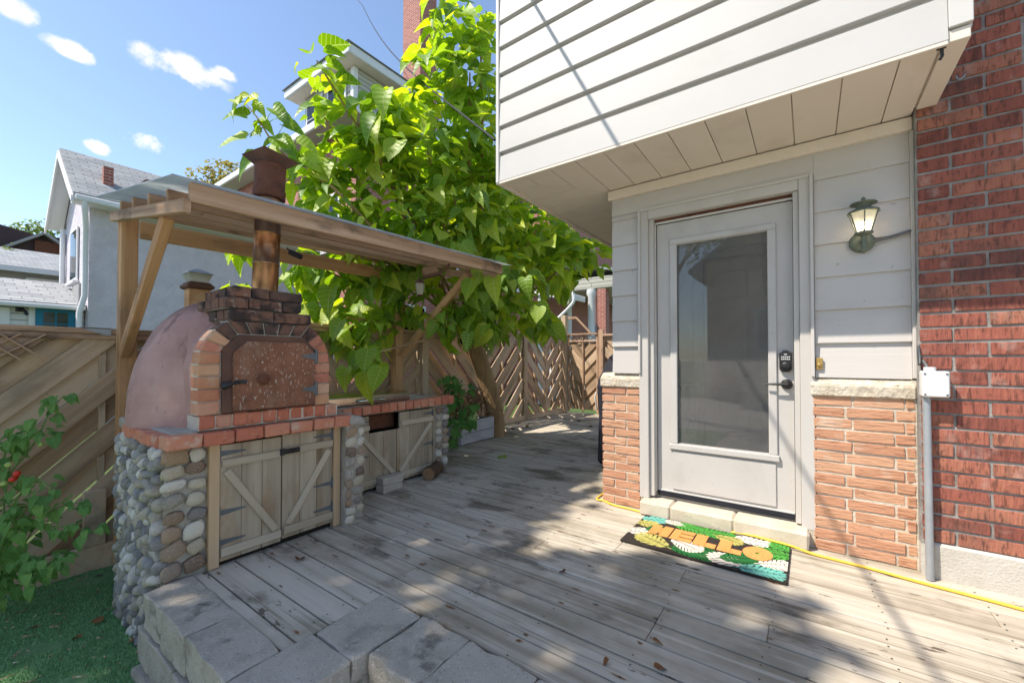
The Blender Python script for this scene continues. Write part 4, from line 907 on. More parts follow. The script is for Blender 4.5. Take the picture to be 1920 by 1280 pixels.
# ------------------------------------------------------------------ grill counter
cnt = thing('grill_counter', 'brick edged counter with grey timber doors beside the pizza oven', 'counter', (-3.6, 2.4, 0))
CX = -3.085
B('counter_core', -4.15, CX - .05, 1.80, 2.06, .0, .66, 'mortar', cnt, 0)
B('counter_core', -4.15, CX - .03, 2.945, 3.105, .0, .66, 'mortar', cnt, 0)
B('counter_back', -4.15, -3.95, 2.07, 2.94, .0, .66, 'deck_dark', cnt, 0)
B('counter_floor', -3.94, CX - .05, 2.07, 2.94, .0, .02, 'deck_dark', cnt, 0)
B('counter_slab', -4.18, CX + .03, 1.795, 3.19, .668, .742, 'mortar', cnt, .012, .004)
yy = 1.80
i = 0
while yy < 3.18:
    B('edge_brick', CX - .06, CX + .052 + rs.uniform(-.004, .004), yy, yy + .083, .672 + .012 * (yy - 1.8) / 1.3, .738 + .026 * (yy - 1.8) / 1.3, 'oven_brick', cnt, .006, .003, i % 6); yy += .092; i += 1
B('fire_box', -3.60, -3.22, 2.13, 2.55, .50, .64, 'rust', cnt, .01)
cupboard_door(cnt, CX - .005, 2.03, 2.455, .03, .655, True, 4, cut=(2.165, 2.49, .505))
cupboard_door(cnt, CX - .005, 2.460, 2.905, .03, .655, False, 5, cut=(2.10, 2.492, .505))
B('door_jamb', CX - .04, CX + .012, 2.908, 2.942, .02, .664, 'grey_wood', cnt, .003)
cpz = B('stone_pier', CX - .20, CX + .012, 2.945, 3.105, .0, .668, 'mortar', cnt, .01)
zz = .04
while zz < .65:
    h = rs.uniform(.030, .040)
    stone((CX + .012, 2.980, zz), (.028, .038, h), 'fieldstone', cpz, Matrix.Rotation(rs.uniform(-.4, .4), 4, 'X'))
    stone((CX + .010, 3.068, zz + rs.uniform(-.014, .014)), (.036, .042, h), 'fieldstone', cpz, Matrix.Rotation(rs.uniform(-.4, .4), 4, 'X')); zz += 2 * h + .003
lid = thing('stainless_grill', 'low stainless steel grill with closed lid set on the brick edged counter', 'grill', (-3.5, 2.25, .745))
m = MB(); vs = []; fs = []
prof = [(0, 0), (0, .066), (.012, .076), (.10, .088), (.26, .094), (.42, .088), (.52, .076), (.535, .066), (.535, 0)]
for yv in (1.82, 2.72):
    for (u, w_) in prof: vs.append((-3.20 - u, yv, .748 + w_))
n = len(prof)
for k in range(n - 1): fs.append((k, k + 1, n + k + 1, n + k))
fs += [tuple(range(n)), tuple(range(2 * n - 1, n - 1, -1))]; m.add(vs, fs, False); m.build('lid_shell', 'stainless', lid, .004)
m = MB(); m.tube([(-3.195, 2.13, .775), (-3.165, 2.15, .780), (-3.160, 2.27, .782), (-3.165, 2.40, .780), (-3.195, 2.42, .775)], .010, 10); m.build('lid_handle', 'stainless', lid)
# log and pavers by the counter
m = MB(); a, b = Vector((-2.915, 2.70, .064)), Vector((-3.02, 2.92, .066)); m.tube([a + (b - a) * t + Vector((0, 0, .004 * math.sin(9 * t))) for t in (0, .2, .4, .6, .8, 1)], lambda t: .062 + .004 * math.sin(7 * t), 14, False)
log = thing('firewood_log', 'short round log lying against the counter on the deck', 'log', (-2.96, 2.8, 0)); m.build('bark', 'dark_bark', log)
for p, q in ((a, a - b), (b, b - a)):
    m = MB(); m.lathe([(.001, .003), (.02, .0025), (.045, .001), (.060, -.002)], seg=14, smooth=False); m.build('cut_end', 'log_end', log, M=Matrix.Translation(p) @ rot_to(q.normalized()), center=False)
o = B('paving_brick', -3.045, -2.945, 2.215, 2.425, .001, .062, 'paver', None, .004, .001, 1, Matrix.Rotation(.04, 4, 'Z')); tag(o, 'lower grey paving brick lying in front of the counter doors', 'paving brick')
o = B('paving_brick', -3.05, -2.95, 2.225, 2.435, .063, .124, 'paver', None, .004, .001, 2, Matrix.Rotation(-.05, 4, 'Z')); tag(o, 'upper grey paving brick stacked in front of the counter doors', 'paving brick')

# ------------------------------------------------------------------ pergola roof over the oven
per = thing('pergola', 'lean-to cedar pergola with clear plastic sheet roof above the oven', 'pergola', (-3.5, 2.1, 0))
def roofz(X, Y): return 2.075 + .285 * (-2.6 - X) / 1.7 + .07 * (Y - .7) / 2.8
def pb(nm, p0, p1, w, h, mt='cedar', up=(0, 0, 1)): return bar(nm, p0, p1, w, h, mt, per, up, .004)
pb('post', (-4.20, .828, -.38), (-4.20, .828, 2.235), .10, .10, 'cedar', (0, 1, 0))
pb('post', (-4.22, 3.375, .002), (-4.22, 3.375, 2.30), .10, .12, 'cedar', (0, 1, 0))
for Y in (.755, 3.445):
    pb('crosspiece', (-4.27, Y, roofz(-4.27, Y) - .132), (-2.66, Y, roofz(-2.66, Y) - .128), .038, .072, 'old_beam')
for X in (-4.22, -3.84, -3.46, -3.08):
    pb('rafter', (X, .775 if X > -4.2 else .785, roofz(X, .78) - .048), (X, 3.55, roofz(X, 3.55) - .048), .038, .086, 'old_beam')
pb('front_beam', (-2.665, .765, roofz(-2.665, .77) - .054), (-2.665, 3.50, roofz(-2.665, 3.5) - .054), .040, .104, 'old_beam')
pb('rear_beam', (-4.13, .88, 2.13), (-4.13, 3.50, 2.17), .04, .13, 'cedar')
pb('brace', (-4.145, .805, 1.19), (-3.15, .800, roofz(-3.15, .8) - .150), .055, .085)
pb('brace', (-4.16, 3.40, 1.20), (-3.05, 3.400, roofz(-3.05, 3.4) - .150), .055, .085)
m = MB(); vs = []; fs = []; nx, ny = 30, 12
for j in range(ny + 1):
    for i in range(nx + 1):
        X = -4.33 + 1.73 * i / nx; Y = .675 + 2.93 * j / ny
        vs.append((X, Y, roofz(X, Y) + .004 + .0025 * math.sin(Y * 3 + X) + .002 * mnoise.noise(Vector((X * 2, Y * 2, 0)))))
for j in range(ny):
    for i in range(nx): a = j * (nx + 1) + i; fs.append((a, a + 1, a + nx + 2, a + nx + 1))
top = [(x, y, z + .006) for x, y, z in vs]; nV = len(vs)
m.add(vs + top, [tuple(reversed(f)) for f in fs] + [tuple(q + nV for q in f) for f in fs] + [(i, i + 1, nV + i + 1, nV + i) for i in range(nx)] + [(j * (nx + 1) + nx, (j + 1) * (nx + 1) + nx, nV + (j + 1) * (nx + 1) + nx, nV + j * (nx + 1) + nx) for j in range(ny)] + [(j * (nx + 1), nV + j * (nx + 1), nV + (j + 1) * (nx + 1), (j + 1) * (nx + 1)) for j in range(ny)], True)
m.build('roof_sheet', 'poly_sheet', per, fixn=False)
# lamps under the pergola
hl = thing('hanging_lantern', 'small glass lantern hanging under the far end of the pergola', 'lantern', (-3.0, 2.66, 1.82)); c = at(787, 540, 3.9)
m = MB(); m.lathe([(.012, -.075), (.026, -.070), (.028, -.062)], c, 6, False); m.build('lantern_base', 'rust', hl)
m = MB(); m.lathe([(.026, -.06), (.046, .045)], c, 6, False); m.build('lantern_glass', 'frosted_glass', hl)
m = MB(); m.lathe([(.052, .046), (.030, .075), (.008, .09)], c, 6, False); m.tube([c + Vector((0, 0, .088)), c + Vector((-.02, .0, .22))], .003, 5); m.build('lantern_cap', 'rust_frame', hl)
fl = thing('clamp_lamp', 'tilted metal work lamp clamped to the far pergola brace', 'lamp', (-2.85, 2.63, 1.95)); c = at(806, 508, 3.8)
Mx = Matrix.Translation(c) @ Matrix.Rotation(.95, 4, 'Z') @ Matrix.Rotation(-.28, 4, 'Y')
m = MB(); m.box(-.07, .07, -.05, .05, -.035, .045); m.build('lamp_hood', 'twig', fl, .01, M=Mx); m = MB(); m.box(-.085, .085, -.06, .06, -.05, -.036); m.tube([(.06, 0, -.03), (.15, .02, .0), (.20, .02, .03)], .010, 6); m.build('lamp_rim', 'rust_frame', fl, M=Mx)
c = at(552, 476, 3.25); m = MB(); m.tube([c + Vector((-.03, -.05, .045)), c + Vector((-.02, -.03, .02)), c], .006, 6); m.tube([c + Vector((-.03, -.03, .018)), c + Vector((.03, .035, -.02))], .021, 10)
tag(m.build('spot_lamp', 'black_metal'), 'small black spotlight hanging by the flue pipe', 'spotlight')

# ------------------------------------------------------------------ fences
FX = -4.37
def clip_poly(poly, a0, a1, b0, b1):
    def cl(P, f):
        out = []
        for i in range(len(P)):
            p, q = P[i], P[(i + 1) % len(P)]; fp, fq = f(p), f(q)
            if fp >= 0: out.append(p)
            if fp * fq < 0: t = fp / (fp - fq); out.append((p[0] + (q[0] - p[0]) * t, p[1] + (q[1] - p[1]) * t))
        return out
    for f in (lambda p: p[0] - a0, lambda p: a1 - p[0], lambda p: p[1] - b0, lambda p: b1 - p[1]):
        if len(poly) < 3: return []
        poly = cl(poly, f)
    return poly
rf = random.Random(31)
def diag_boards(par, a0, a1, z0, z1, slope, fixed, axis, depth, pitch=.27, bw=.14, off=0.0, mat_='fence_wood'):
    """diagonal boards clipped to the panel; axis is the one across the panel"""
    s = 1 if slope == '/' else -1; L_ = 4
    k0 = -12
    for k in range(k0, 14):
        c = k * pitch * math.sqrt(2) + off
        # line z = s*(a - am) + c
        am = (a0 + a1) / 2; zm = (z0 + z1) / 2; d = Vector((1, s)).normalized(); n = Vector((-d.y, d.x)); ctr = Vector((am, zm + c)); hw = bw / 2 * rf.uniform(.97, 1.03)
        P = [tuple(ctr + d * L_ + n * hw), tuple(ctr - d * L_ + n * hw), tuple(ctr - d * L_ - n * hw), tuple(ctr + d * L_ - n * hw)]
        P = clip_poly(P, a0, a1, z0, z1)
        if len(P) < 3: continue
        ar = abs(sum(P[i][0] * P[(i + 1) % len(P)][1] - P[(i + 1) % len(P)][0] * P[i][1] for i in range(len(P)))) / 2
        if ar < .004: continue
        m = MB(); jz = rf.uniform(-.002, .002)
        # build in a frame whose local X runs along the board so the grain follows it
        dv = Vector((0, d.x, d.y)) if axis == 'x' else Vector((d.x, 0, d.y)); nv = Vector((1, 0, 0)) if axis == 'x' else Vector((0, 1, 0))
        wv = dv.cross(nv); Mf = Matrix((dv, wv, nv)).transposed().to_4x4()
        cx = sum(p[0] for p in P) / len(P); cz = sum(p[1] for p in P) / len(P)
        Mf.translation = Vector((fixed, cx, cz)) if axis == 'x' else Vector((cx, fixed, cz))
        inv = Mf.inverted()
        loc = []
        for (u, w_) in P:
            q = inv @ (Vector((fixed, u, w_)) if axis == 'x' else Vector((u, fixed, w_))); loc.append((q.x, q.y))
        m.prism(loc, 'z', -depth / 2 + jz, depth / 2 + jz); m.build('fence_board', mat_, par, .002, center=False, M=Mf)
fen = thing('back_fence', 'weathered chevron board fence running behind the oven and the catalpa', 'fence', (FX, 3, 0))
panels = [(-1.0, 1.30, -.36, 1.335), (1.42, 3.87, .06, 1.49), (3.99, 6.36, .05, 1.60), (6.48, 7.86, .05, 1.64)]
for (a, b, z0, z1) in panels:
    mid = (a + b) / 2
    for (h0, h1, sl) in ((a + .02, mid - .022, '\\'), (mid + .022, b - .02, '/')):
        if h1 < -.1: continue
        diag_boards(fen, h0, h1, z0, z1, sl, FX + .036, 'x', .018, off=.05)
        diag_boards(fen, h0, h1, z0, z1, sl, FX - .036, 'x', .018, off=.05 + .27 * .7071)
    for yv in (a + .03, (a + mid) / 2, mid, (mid + b) / 2, b - .03):
        bar('nailer', (FX, yv, z0), (FX, yv, z1), .045, .036, 'fence_wood', fen, (0, 1, 0), .002)
    bar('mid_strip', (FX + .051, mid, z0), (FX + .051, mid, z1), .035, .011, 'fence_wood', fen, (1, 0, 0), .002)
    bar('top_rail', (FX, a, z1 + .022), (FX, b, z1 + .022), .13, .040, 'old_beam', fen)
    bar('under_rail', (FX + .055, a, z1 - .022), (FX + .055, b, z1 - .022), .018, .040, 'old_beam', fen)
    bar('bottom_rail', (FX + .052, a, z0 + .0), (FX + .052, b, z0 + .0), .028, .09, 'fence_wood', fen)
for yv, zt, zl in ((1.36, 1.40, -.4), (3.93, 1.66, 0.0), (6.42, 1.66, 0.0)):
    bar('fence_post', (FX + .02, yv, zl), (FX + .02, yv, zt), .10, .11, 'fence_wood', fen, (0, 1, 0), .004)
B('kick_board', FX + .07, FX + .11, -1.0, .84, -.44, -.22, 'fence_wood', fen, .004)
m = MB()     # metal bracket on the top rail
m.prism([(.60, 1.372), (.76, 1.372), (.76, 1.325), (.72, 1.328)], 'x', FX + .066, FX + .070); m.box(FX - .06, FX + .071, .60, .76, 1.3785, 1.382); m.build('rail_bracket', 'galvanised', fen)
for k in range(3):
    y_ = .05 + .11 * k
    bar('lattice_strip', (FX + .062, y_ - .05, 1.16), (FX + .062, y_ + .16, 1.32), .010, .035, 'old_beam', fen, (1, 0, 0), .001)
    bar('lattice_strip', (FX + .073, y_ + .16, 1.14), (FX + .073, y_ - .05, 1.32), .010, .035, 'old_beam', fen, (1, 0, 0), .001)
B('latticed_panel', FX + .060, FX + .112, .62, .74, -.22, .18, 'fence_wood', fen, .004)
sp = thing('solar_post', 'stout cedar post with dark cap and glass solar light behind the dome', 'post', (FX + .02, 1.28, 0))
px0 = 1.275
B('post', FX + .09, FX + .21, px0 - .075, px0 + .075, -.4, 1.735, 'cedar', sp, .004)
m = MB(); X_ = FX + .15
m.lathe([(.115, 0), (.135, .012), (.135, .03), (.118, .04), (.105, .055), (.09, .06)], (0, 0, 0), 4, False); m.build('post_cap', 'rust_frame', sp, M=Matrix.Translation((X_, px0, 1.735)) @ Matrix.Rotation(PI / 4, 4, 'Z'), center=False)
m = MB(); m.lathe([(.085, 0), (.115, .065)], (0, 0, 0), 4, False); m.build('solar_lens', 'frosted_glass', sp, M=Matrix.Translation((X_, px0, 1.796)) @ Matrix.Rotation(PI / 4, 4, 'Z'), center=False)
m = MB(); m.lathe([(.125, 0), (.125, .010), (.10, .018), (.012, .050)], (0, 0, 0), 4, False); m.build('solar_roof', 'galvanised', sp, M=Matrix.Translation((X_, px0, 1.862)) @ Matrix.Rotation(PI / 4, 4, 'Z'), center=False)
# far fence with gate
GY = 7.95
gf = thing('side_gate', 'tall chevron board gate with small lattice and angled top brace', 'gate', (-3.9, GY, 0))
for (h0, h1, sl) in ((-4.19, -3.885, '\\'), (-3.855, -3.56, '/')):
    diag_boards(gf, h0, h1, .08, 1.50, sl, GY + .01, 'y', .018, .20, .135, .03)
    diag_boards(gf, h0, h1, .08, 1.50, sl, GY + .04, 'y', .018, .20, .135, .03 + .1414)
for xx in (-4.205, -3.87, -3.545): bar('gate_stile', (xx, GY - .012, .03), (xx, GY - .012, 1.66), .032, .04, 'old_beam', gf, (0, 1, 0), .003)
bar('gate_rail', (-4.22, GY - .03, 1.665), (-3.53, GY - .03, 1.665), .06, .035, 'old_beam', gf); bar('gate_rail', (-4.19, GY - .02, 1.52), (-3.56, GY - .02, 1.52), .02, .03, 'old_beam', gf)
for k in range(5):
    x_ = -4.16 + .125 * k
    bar('lattice_strip', (x_ - .05, GY - .004, 1.535), (x_ + .08, GY - .004, 1.645), .008, .028, 'fence_wood', gf, (0, 1, 0), .001); bar('lattice_strip', (x_ + .08, GY + .006, 1.535), (x_ - .05, GY + .006, 1.645), .008, .028, 'fence_wood', gf, (0, 1, 0), .001)
bar('top_brace', (-4.21, GY - .02, 2.02), (-4.03, GY - .02, 2.02), .035, .05, 'old_beam', gf); bar('top_brace', (-4.03, GY - .02, 2.03), (-3.70, GY - .02, 1.69), .035, .045, 'old_beam', gf, (0, 1, 0))
ff = thing('far_fence', 'chevron board fence beyond the covered barbecue past the gate', 'fence', (-2.4, GY, 0))
bar('fence_post', (-4.30, GY - .03, 0), (-4.30, GY - .03, 2.08), .11, .13, 'fence_wood', ff, (0, 1, 0), .004)
bar('fence_post', (-3.46, GY, 0), (-3.46, GY, 1.74), .10, .10, 'old_beam', ff, (0, 1, 0), .004)
for (h0, h1, sl) in ((-3.40, -2.42, '\\'), (-2.38, -1.4, '/')):
    diag_boards(ff, h0, h1, .06, 1.60, sl, GY + .01, 'y', .018, .24, .14); diag_boards(ff, h0, h1, .06, 1.60, sl, GY + .05, 'y', .018, .24, .14, .17)
bar('top_rail', (-3.41, GY, 1.63), (-1.3, GY, 1.63), .11, .04, 'old_beam', ff)

# ------------------------------------------------------------------ covered barbecue behind the pier
bq = thing('covered_barbecue', 'barbecue under a dark fitted cover standing behind the brick pier', 'barbecue', (-1.575, 4.66, 0))
m = MB(); vs = []
for z_, sx, sy in ((.03, 1, 1), (.55, .97, .97), (.86, 1.02, 1.0), (.95, .96, .95), (1.16, .70, .80), (1.24, .45, .72)):
    for a in ((-1, -1), (1, -1), (1, 1), (-1, 1)):
        vs.append((-1.575 + a[0] * .27 * sx, 4.66 + a[1] * .56 * sy, z_))
fs = []
for j in range(5):
    for k in range(4): fs.append((4 * j + k, 4 * j + (k + 1) % 4, 4 * j + 4 + (k + 1) % 4, 4 * j + 4 + k))
fs += [(3, 2, 1, 0), (20, 21, 22, 23)]; m.add(vs, fs); m.build('fitted_cover', 'cover_cloth', bq, .03)
m = MB(); m.tube([(-1.845, 4.11, .80), (-1.86, 4.10, .74), (-1.86, 4.15, .60)], .008, 5); m.build('cover_strap', 'pale_plastic', bq)

# ------------------------------------------------------------------ planter, hydrangea, twigs
pl = thing('planter_box', 'whitewashed wooden planter box at the foot of the catalpa trunk', 'planter', (-3.9, 4.35, 0))
B('front_board', -3.745, -3.72, 4.02, 4.72, .012, .150, 'planter_paint', pl, .004); B('front_board', -3.745, -3.72, 4.02, 4.72, .156, .31, 'planter_paint', pl, .004)
B('end_board', -4.12, -3.746, 4.02, 4.045, .012, .150, 'planter_paint', pl, .004); B('end_board', -4.12, -3.746, 4.02, 4.045, .156, .31, 'planter_paint', pl, .004); B('end_board', -4.12, -3.746, 4.695, 4.72, .012, .31, 'planter_paint', pl, .004); B('back_board', -4.145, -4.121, 4.02, 4.72, .012, .31, 'planter_paint', pl, .004)
B('corner_board', -3.7195, -3.705, 4.005, 4.045, .01, .312, 'planter_paint', pl, .003); B('soil', -4.12, -3.746, 4.046, 4.694, .02, .27, 'deck_dark', pl, 0)
rt_ = random.Random(44)
tw = thing('twig_pile', 'tangle of dry bare twigs heaped in the planter box', 'twigs', (-3.9, 4.45, .27))
for k in range(170):
    a = Vector((rt_.uniform(-4.1, -3.74), rt_.uniform(4.1, 4.75), rt_.uniform(.26, .60))); d = Vector((rt_.uniform(-.5, .6), rt_.uniform(-1, 1), rt_.uniform(-.25, .75))).normalized() * rt_.uniform(.18, .45); bnd = Vector((rt_.uniform(-.1, .1), rt_.uniform(-.1, .1), rt_.uniform(-.02, .12)))
    m = MB(); m.tube([a, a + d * .35 + bnd * .7, a + d * .7 + bnd, a + d], lambda t: .0052 - .003 * t, 5, False); m.build('twig', 'twig', tw, fixn=False)

# ------------------------------------------------------------------ leaves
def leaf_geo(L_, Wd, fold=.25, droop=.25, wave=0.0):
    """heart shaped leaf: base at origin, tip towards +Y, normal +Z"""
    st = [(-.11, .22), (0, .40), (.18, .50), (.40, .46), (.62, .33), (.82, .15)]
    vs = [(0, 0, 0)]; lf = []; rg = []; md = []; fs = []
    for i, (s, w) in enumerate(st):
        zz = -droop * max(0, s) ** 2 * L_
        for sg, lst in ((-1, lf), (1, rg)):
            lst.append(len(vs)); vs.append((sg * w * Wd, s * L_, zz + fold * w * Wd + wave * math.sin(s * 9 + sg) * L_))
        if i < 2: md.append(0)
        else: md.append(len(vs)); vs.append((0, s * L_, zz))
    tip = len(vs); vs.append((0, L_, -droop * L_))
    fs += [(lf[0], 0, lf[1]), (0, rg[0], rg[1])]
    for i in range(1, len(st) - 1):
        fs += [(lf[i], md[i], md[i + 1], lf[i + 1]), (md[i], rg[i], rg[i + 1], md[i + 1])]
    fs += [(lf[-1], md[-1], tip), (md[-1], rg[-1], tip)]
    return vs, fs
def leaf_M(p, n, tip, s):
    n = Vector(n).normalized(); t = Vector(tip); t = (t - n * t.dot(n))
    if t.length < 1e-4: t = n.orthogonal()
    t.normalize(); x = t.cross(n)
    M = Matrix((x, t, n)).transposed().to_4x4() @ Matrix.Diagonal((s, s, s, 1)); M.translation = Vector(p); return M
leafvars = [leaf_geo(1, ww, f, d, w) for ww, f, d, w in ((.84, .3, .25, .01), (.74, .5, .5, .02), (.9, .2, .15, .025), (.66, .7, .35, .01), (.78, .4, .75, .02))]
def set_uv(me, uvv):
    ul = me.uv_layers.new(name='UVMap'); li = [0] * len(me.loops); me.loops.foreach_get('vertex_index', li)
    ul.data.foreach_set('uv', [c for i in li for c in uvv[i]])
def leaf_mesh(vi, mat_):
    key = ('leaf', vi, mat_)
    if key in CACHE: return CACHE[key]
    v, f = leafvars[vi]; me = bpy.data.meshes.new('leaf'); me.from_pydata(v, [], f); me.polygons.foreach_set('use_smooth', [True] * len(f)); set_uv(me, [(q[0], q[1]) for q in v]); me.materials.append(MATS[mat_]); CACHE[key] = me; return me
def grow_leaves(lobes, dens, smin, smax, rr, outward=.7, spread=.8):
    """leaf placements in ellipsoid lobes: (centre, radius) -> list of (pos, normal, tip, size)"""
    out = []
    for c, r_ in lobes:
        n = max(3, int(dens * r_ * r_))
        for _ in range(n):
            d = Vector((rr.gauss(0, 1), rr.gauss(0, 1), rr.gauss(0, 1))).normalized()
            q = rr.uniform(.25, 1) ** .45
            p = c + d * r_ * q
            nrm = (d * outward + Vector((rr.uniform(-1, 1), rr.uniform(-1, 1), rr.uniform(-.3, 1))) * spread + Vector((-.15, -.25, .55))).normalized()
            tip = (d * .6 + Vector((rr.uniform(-1, 1), rr.uniform(-1, 1), -.9))).normalized()
            out.append((p, nrm, tip, rr.uniform(smin, smax)))
    return out
def foliage(name, leaves, mat_, parent, rr, vars_=None):
    m = MB(); vs = []; fs = []; uvs = []
    for (p, n, t, s) in leaves:
        M = leaf_M(p, n, t, s); v, f = rr.choice(vars_ or leafvars); b = len(vs)
        uvs += [(q[0], q[1]) for q in v]; vs += [tuple(M @ Vector(q)) for q in v]; fs += [tuple(b + i for i in g_) for g_ in f]
    m.v = vs; m.f = fs; m.sm = [True] * len(fs)
    o = m.build(name, mat_, parent, center=False, fixn=False); set_uv(o.data, uvs); o['kind'] = 'stuff'; return o
quad_leaf = [([(0, 0, 0), (.42, .45, .06), (0, 1, -.1), (-.42, .45, .06)], [(0, 1, 2, 3)])]

# ------------------------------------------------------------------ catalpa
cat = thing('catalpa_tree', 'catalpa tree with big heart shaped lime green leaves beside the deck', 'tree', (-3.80, 4.86, 0))
def limb(nm, pts_, r0, r1, mt='bark', seg=10, par=None):
    m = MB(); P = smooth_path([Vector(p) for p in pts_], 2); m.tube(P, lambda t: r0 + (r1 - r0) * t, seg); return m.build(nm, mt, par or cat, fixn=False)
limb('trunk', [(-3.80, 4.87, -.05), (-3.80, 4.87, .25), (-3.84, 4.83, .55), (-3.90, 4.70, .95), (-3.94, 4.60, 1.22), (-3.98, 4.55, 1.42)], .135, .12, seg=14)
fk = Vector((-3.97, 4.56, 1.40))
rc = random.Random(101)
LOB = [(590, 120, 4.7, 40), (612, 165, 4.7, 38), (600, 215, 4.8, 32), (845, 40, 5.6, 62), (900, 60, 5.8, 40), (880, 150, 5.7, 64), (810, 140, 5.4, 56), (770, 215, 5.0, 55), (712, 215, 4.9, 45),
       (700, 290, 4.9, 70), (800, 300, 5.2, 82), (880, 270, 5.6, 70), (640, 300, 5.0, 55), (585, 335, 4.9, 48), (640, 385, 5.0, 72), (740, 400, 5.1, 86), (850, 390, 5.4, 90), (910, 330, 5.8, 60), (930, 430, 5.6, 74), (1010, 440, 5.8, 62), (1080, 465, 6.0, 46), (1120, 485, 6.0, 26), (1060, 510, 5.8, 44),
       (950, 520, 5.3, 62), (900, 560, 4.9, 56), (850, 605, 4.8, 46), (975, 580, 5.2, 50), (1010, 615, 5.3, 30), (915, 610, 4.9, 40), (820, 470, 5.2, 74), (620, 520, 5.0, 60), (575, 505, 4.9, 44), (590, 590, 4.8, 38), (690, 560, 5.1, 56), (650, 610, 4.7, 48), (700, 620, 4.8, 36), (690, 675, 3.75, 34), (700, 480, 4.9, 60), (440, 545, 4.4, 20), (455, 462, 4.5, 16), (740, 520, 5.0, 44), (790, 570, 5.2, 40),
       (900, 380, 6.7, 84), (985, 415, 6.9, 74), (1045, 465, 6.9, 54), (850, 320, 6.5, 84), (940, 330, 6.7, 60), (960, 470, 6.6, 70), (1020, 500, 6.5, 50)]
lobes = []
for px, py, d, rp_ in LOB:
    c = at(px, py, d); lobes.append((c, rp_ / F * d))
# limbs reaching into the crown
heads = [(5, .06), (4, .05), (9, .045), (0, .03), (2, .026), (16, .055), (19, .05), (22, .03), (34, .03), (31, .03), (30, .035), (23, .04), (14, .035), (10, .05), (29, .05), (17, .04), (36, .012), (42, .05), (44, .05), (47, .04)]
for hi_, r0 in heads:
    c, r_ = lobes[hi_]; mid = (fk + c) * .5 + Vector((rc.uniform(-.15, .15), rc.uniform(-.15, .15), rc.uniform(-.1, .25)))
    limb('limb', [fk + Vector((0, 0, -.08)), fk + (mid - fk) * .45 + Vector((0, 0, .06)), mid, c + Vector((0, 0, r_ * .3))], r0, .010, 'bark', 7)
alll = []
for c, r_ in lobes:
    nleaf = max(8, int(300 * r_ * r_ + 42 * r_)); scr = 960 + F * ((c - EYE).dot(RT)) / ((c - EYE).dot(FW)); scz = 672 - F * (c.z - EYE.z) / ((c - EYE).dot(FW))
    if scr < 625 and scz < 320: nleaf = int(nleaf * .5)
    for _ in range(nleaf):
        d = Vector((rc.gauss(0, 1), rc.gauss(0, 1), rc.gauss(0, .9))).normalized(); q = rc.uniform(.1, 1) ** .5; p = c + d * r_ * q
        hz_ = min(1, max(0, (p.z - 1.7) / 1.6)); hz_ = hz_ * .8 + .1
        nrm = (d * .5 + Vector((rc.uniform(-.9, .9), rc.uniform(-.9, .6), rc.uniform(-.2, .9))) + Vector((-.1, -.3, .25 + .9 * hz_))).normalized()
        tip = (d * .6 + Vector((rc.uniform(-1, 1), rc.uniform(-1, 1), -1.0 + .7 * hz_))).normalized()
        alll.append((p, nrm, tip, rc.choice([rc.uniform(.09, .18), rc.uniform(.16, .27), rc.uniform(.2, .32)]) * (1.08 if scz < 320 else .95)))
# a loose spray of leaves reaching out to the left above the flue
spray = [Vector(at(x_, y_, 4.7)) for x_, y_ in ((640, 360), (590, 330), (540, 300), (510, 270), (490, 235), (470, 205), (455, 190))]
limb('limb', [fk] + spray, .022, .004, 'bark', 6)
for x_, y_, s in ((440, 195, .17), (470, 188, .15), (500, 208, .19), (450, 222, .2), (432, 214, .15), (520, 238, .18), (478, 250, .12), (448, 262, .24), (505, 264, .2), (545, 272, .2), (490, 284, .14), (470, 300, .22), (530, 306, .22), (560, 300, .2), (515, 222, .13), (575, 322, .22)):
    p = at(x_ + 8, y_ - 8, 4.7 + rc.uniform(-.15, .15)); sd_ = 1 if x_ > 480 else -1
    m = MB(); q = min(spray, key=lambda v: (v - p).length); m.tube([q, (q + p) * .5 + Vector((0, 0, .02)), p], .0035, 4, False); m.build('leaf_stalk', 'catalpa_leaf', cat, fixn=False)
    alll.append((p, Vector((.45 + rc.uniform(-.35, .35), -.65 + rc.uniform(-.3, .3), .45)), Vector((sd_ * .8 + rc.uniform(-.4, .4), sd_ * .4 + rc.uniform(-.3, .3), -.35)), s * 1.4))
    alll.append((q + Vector((rc.uniform(-.12, .12), rc.uniform(-.12, .12), rc.uniform(-.05, .12))), Vector((.3 + rc.uniform(-.5, .5), -.6, .6)), Vector((rc.uniform(-1, 1), rc.uniform(-.4, .4), -.5)), rc.uniform(.13, .22)))
# hero leaves hanging low in front
for px, py, d, s in ((885, 525, 4.3, .24), (925, 520, 4.35, .26), (1010, 575, 4.8, .22), (880, 625, 4.3, .2), (985, 520, 4.6, .22), (690, 655, 3.5, .22), (715, 690, 3.45, .22), (650, 690, 3.6, .2), (640, 600, 3.9, .22), (620, 540, 4.0, .28), (720, 165, 4.4, .32), (705, 215, 4.3, .34), (745, 260, 4.5, .32), (830, 330, 4.9, .26), (900, 500, 4.5, .22)):
    alll.append((at(px, py, d), Vector((.35 + rc.uniform(-.2, .2), -.75, .5)), Vector((rc.uniform(-.3, .3), -.1, -1)), s))
alll.sort(key=lambda q: -(q[3] / max(1.0, (q[0] - EYE).length)))
for (p, n, t, s) in alll[:290]:
    link(bpy.data.objects.new('leaf', leaf_mesh(rc.randrange(5), 'catalpa_leaf')), cat, leaf_M(p, n, t, s))
foliage('foliage', alll[290:], 'catalpa_leaf', cat, rc)

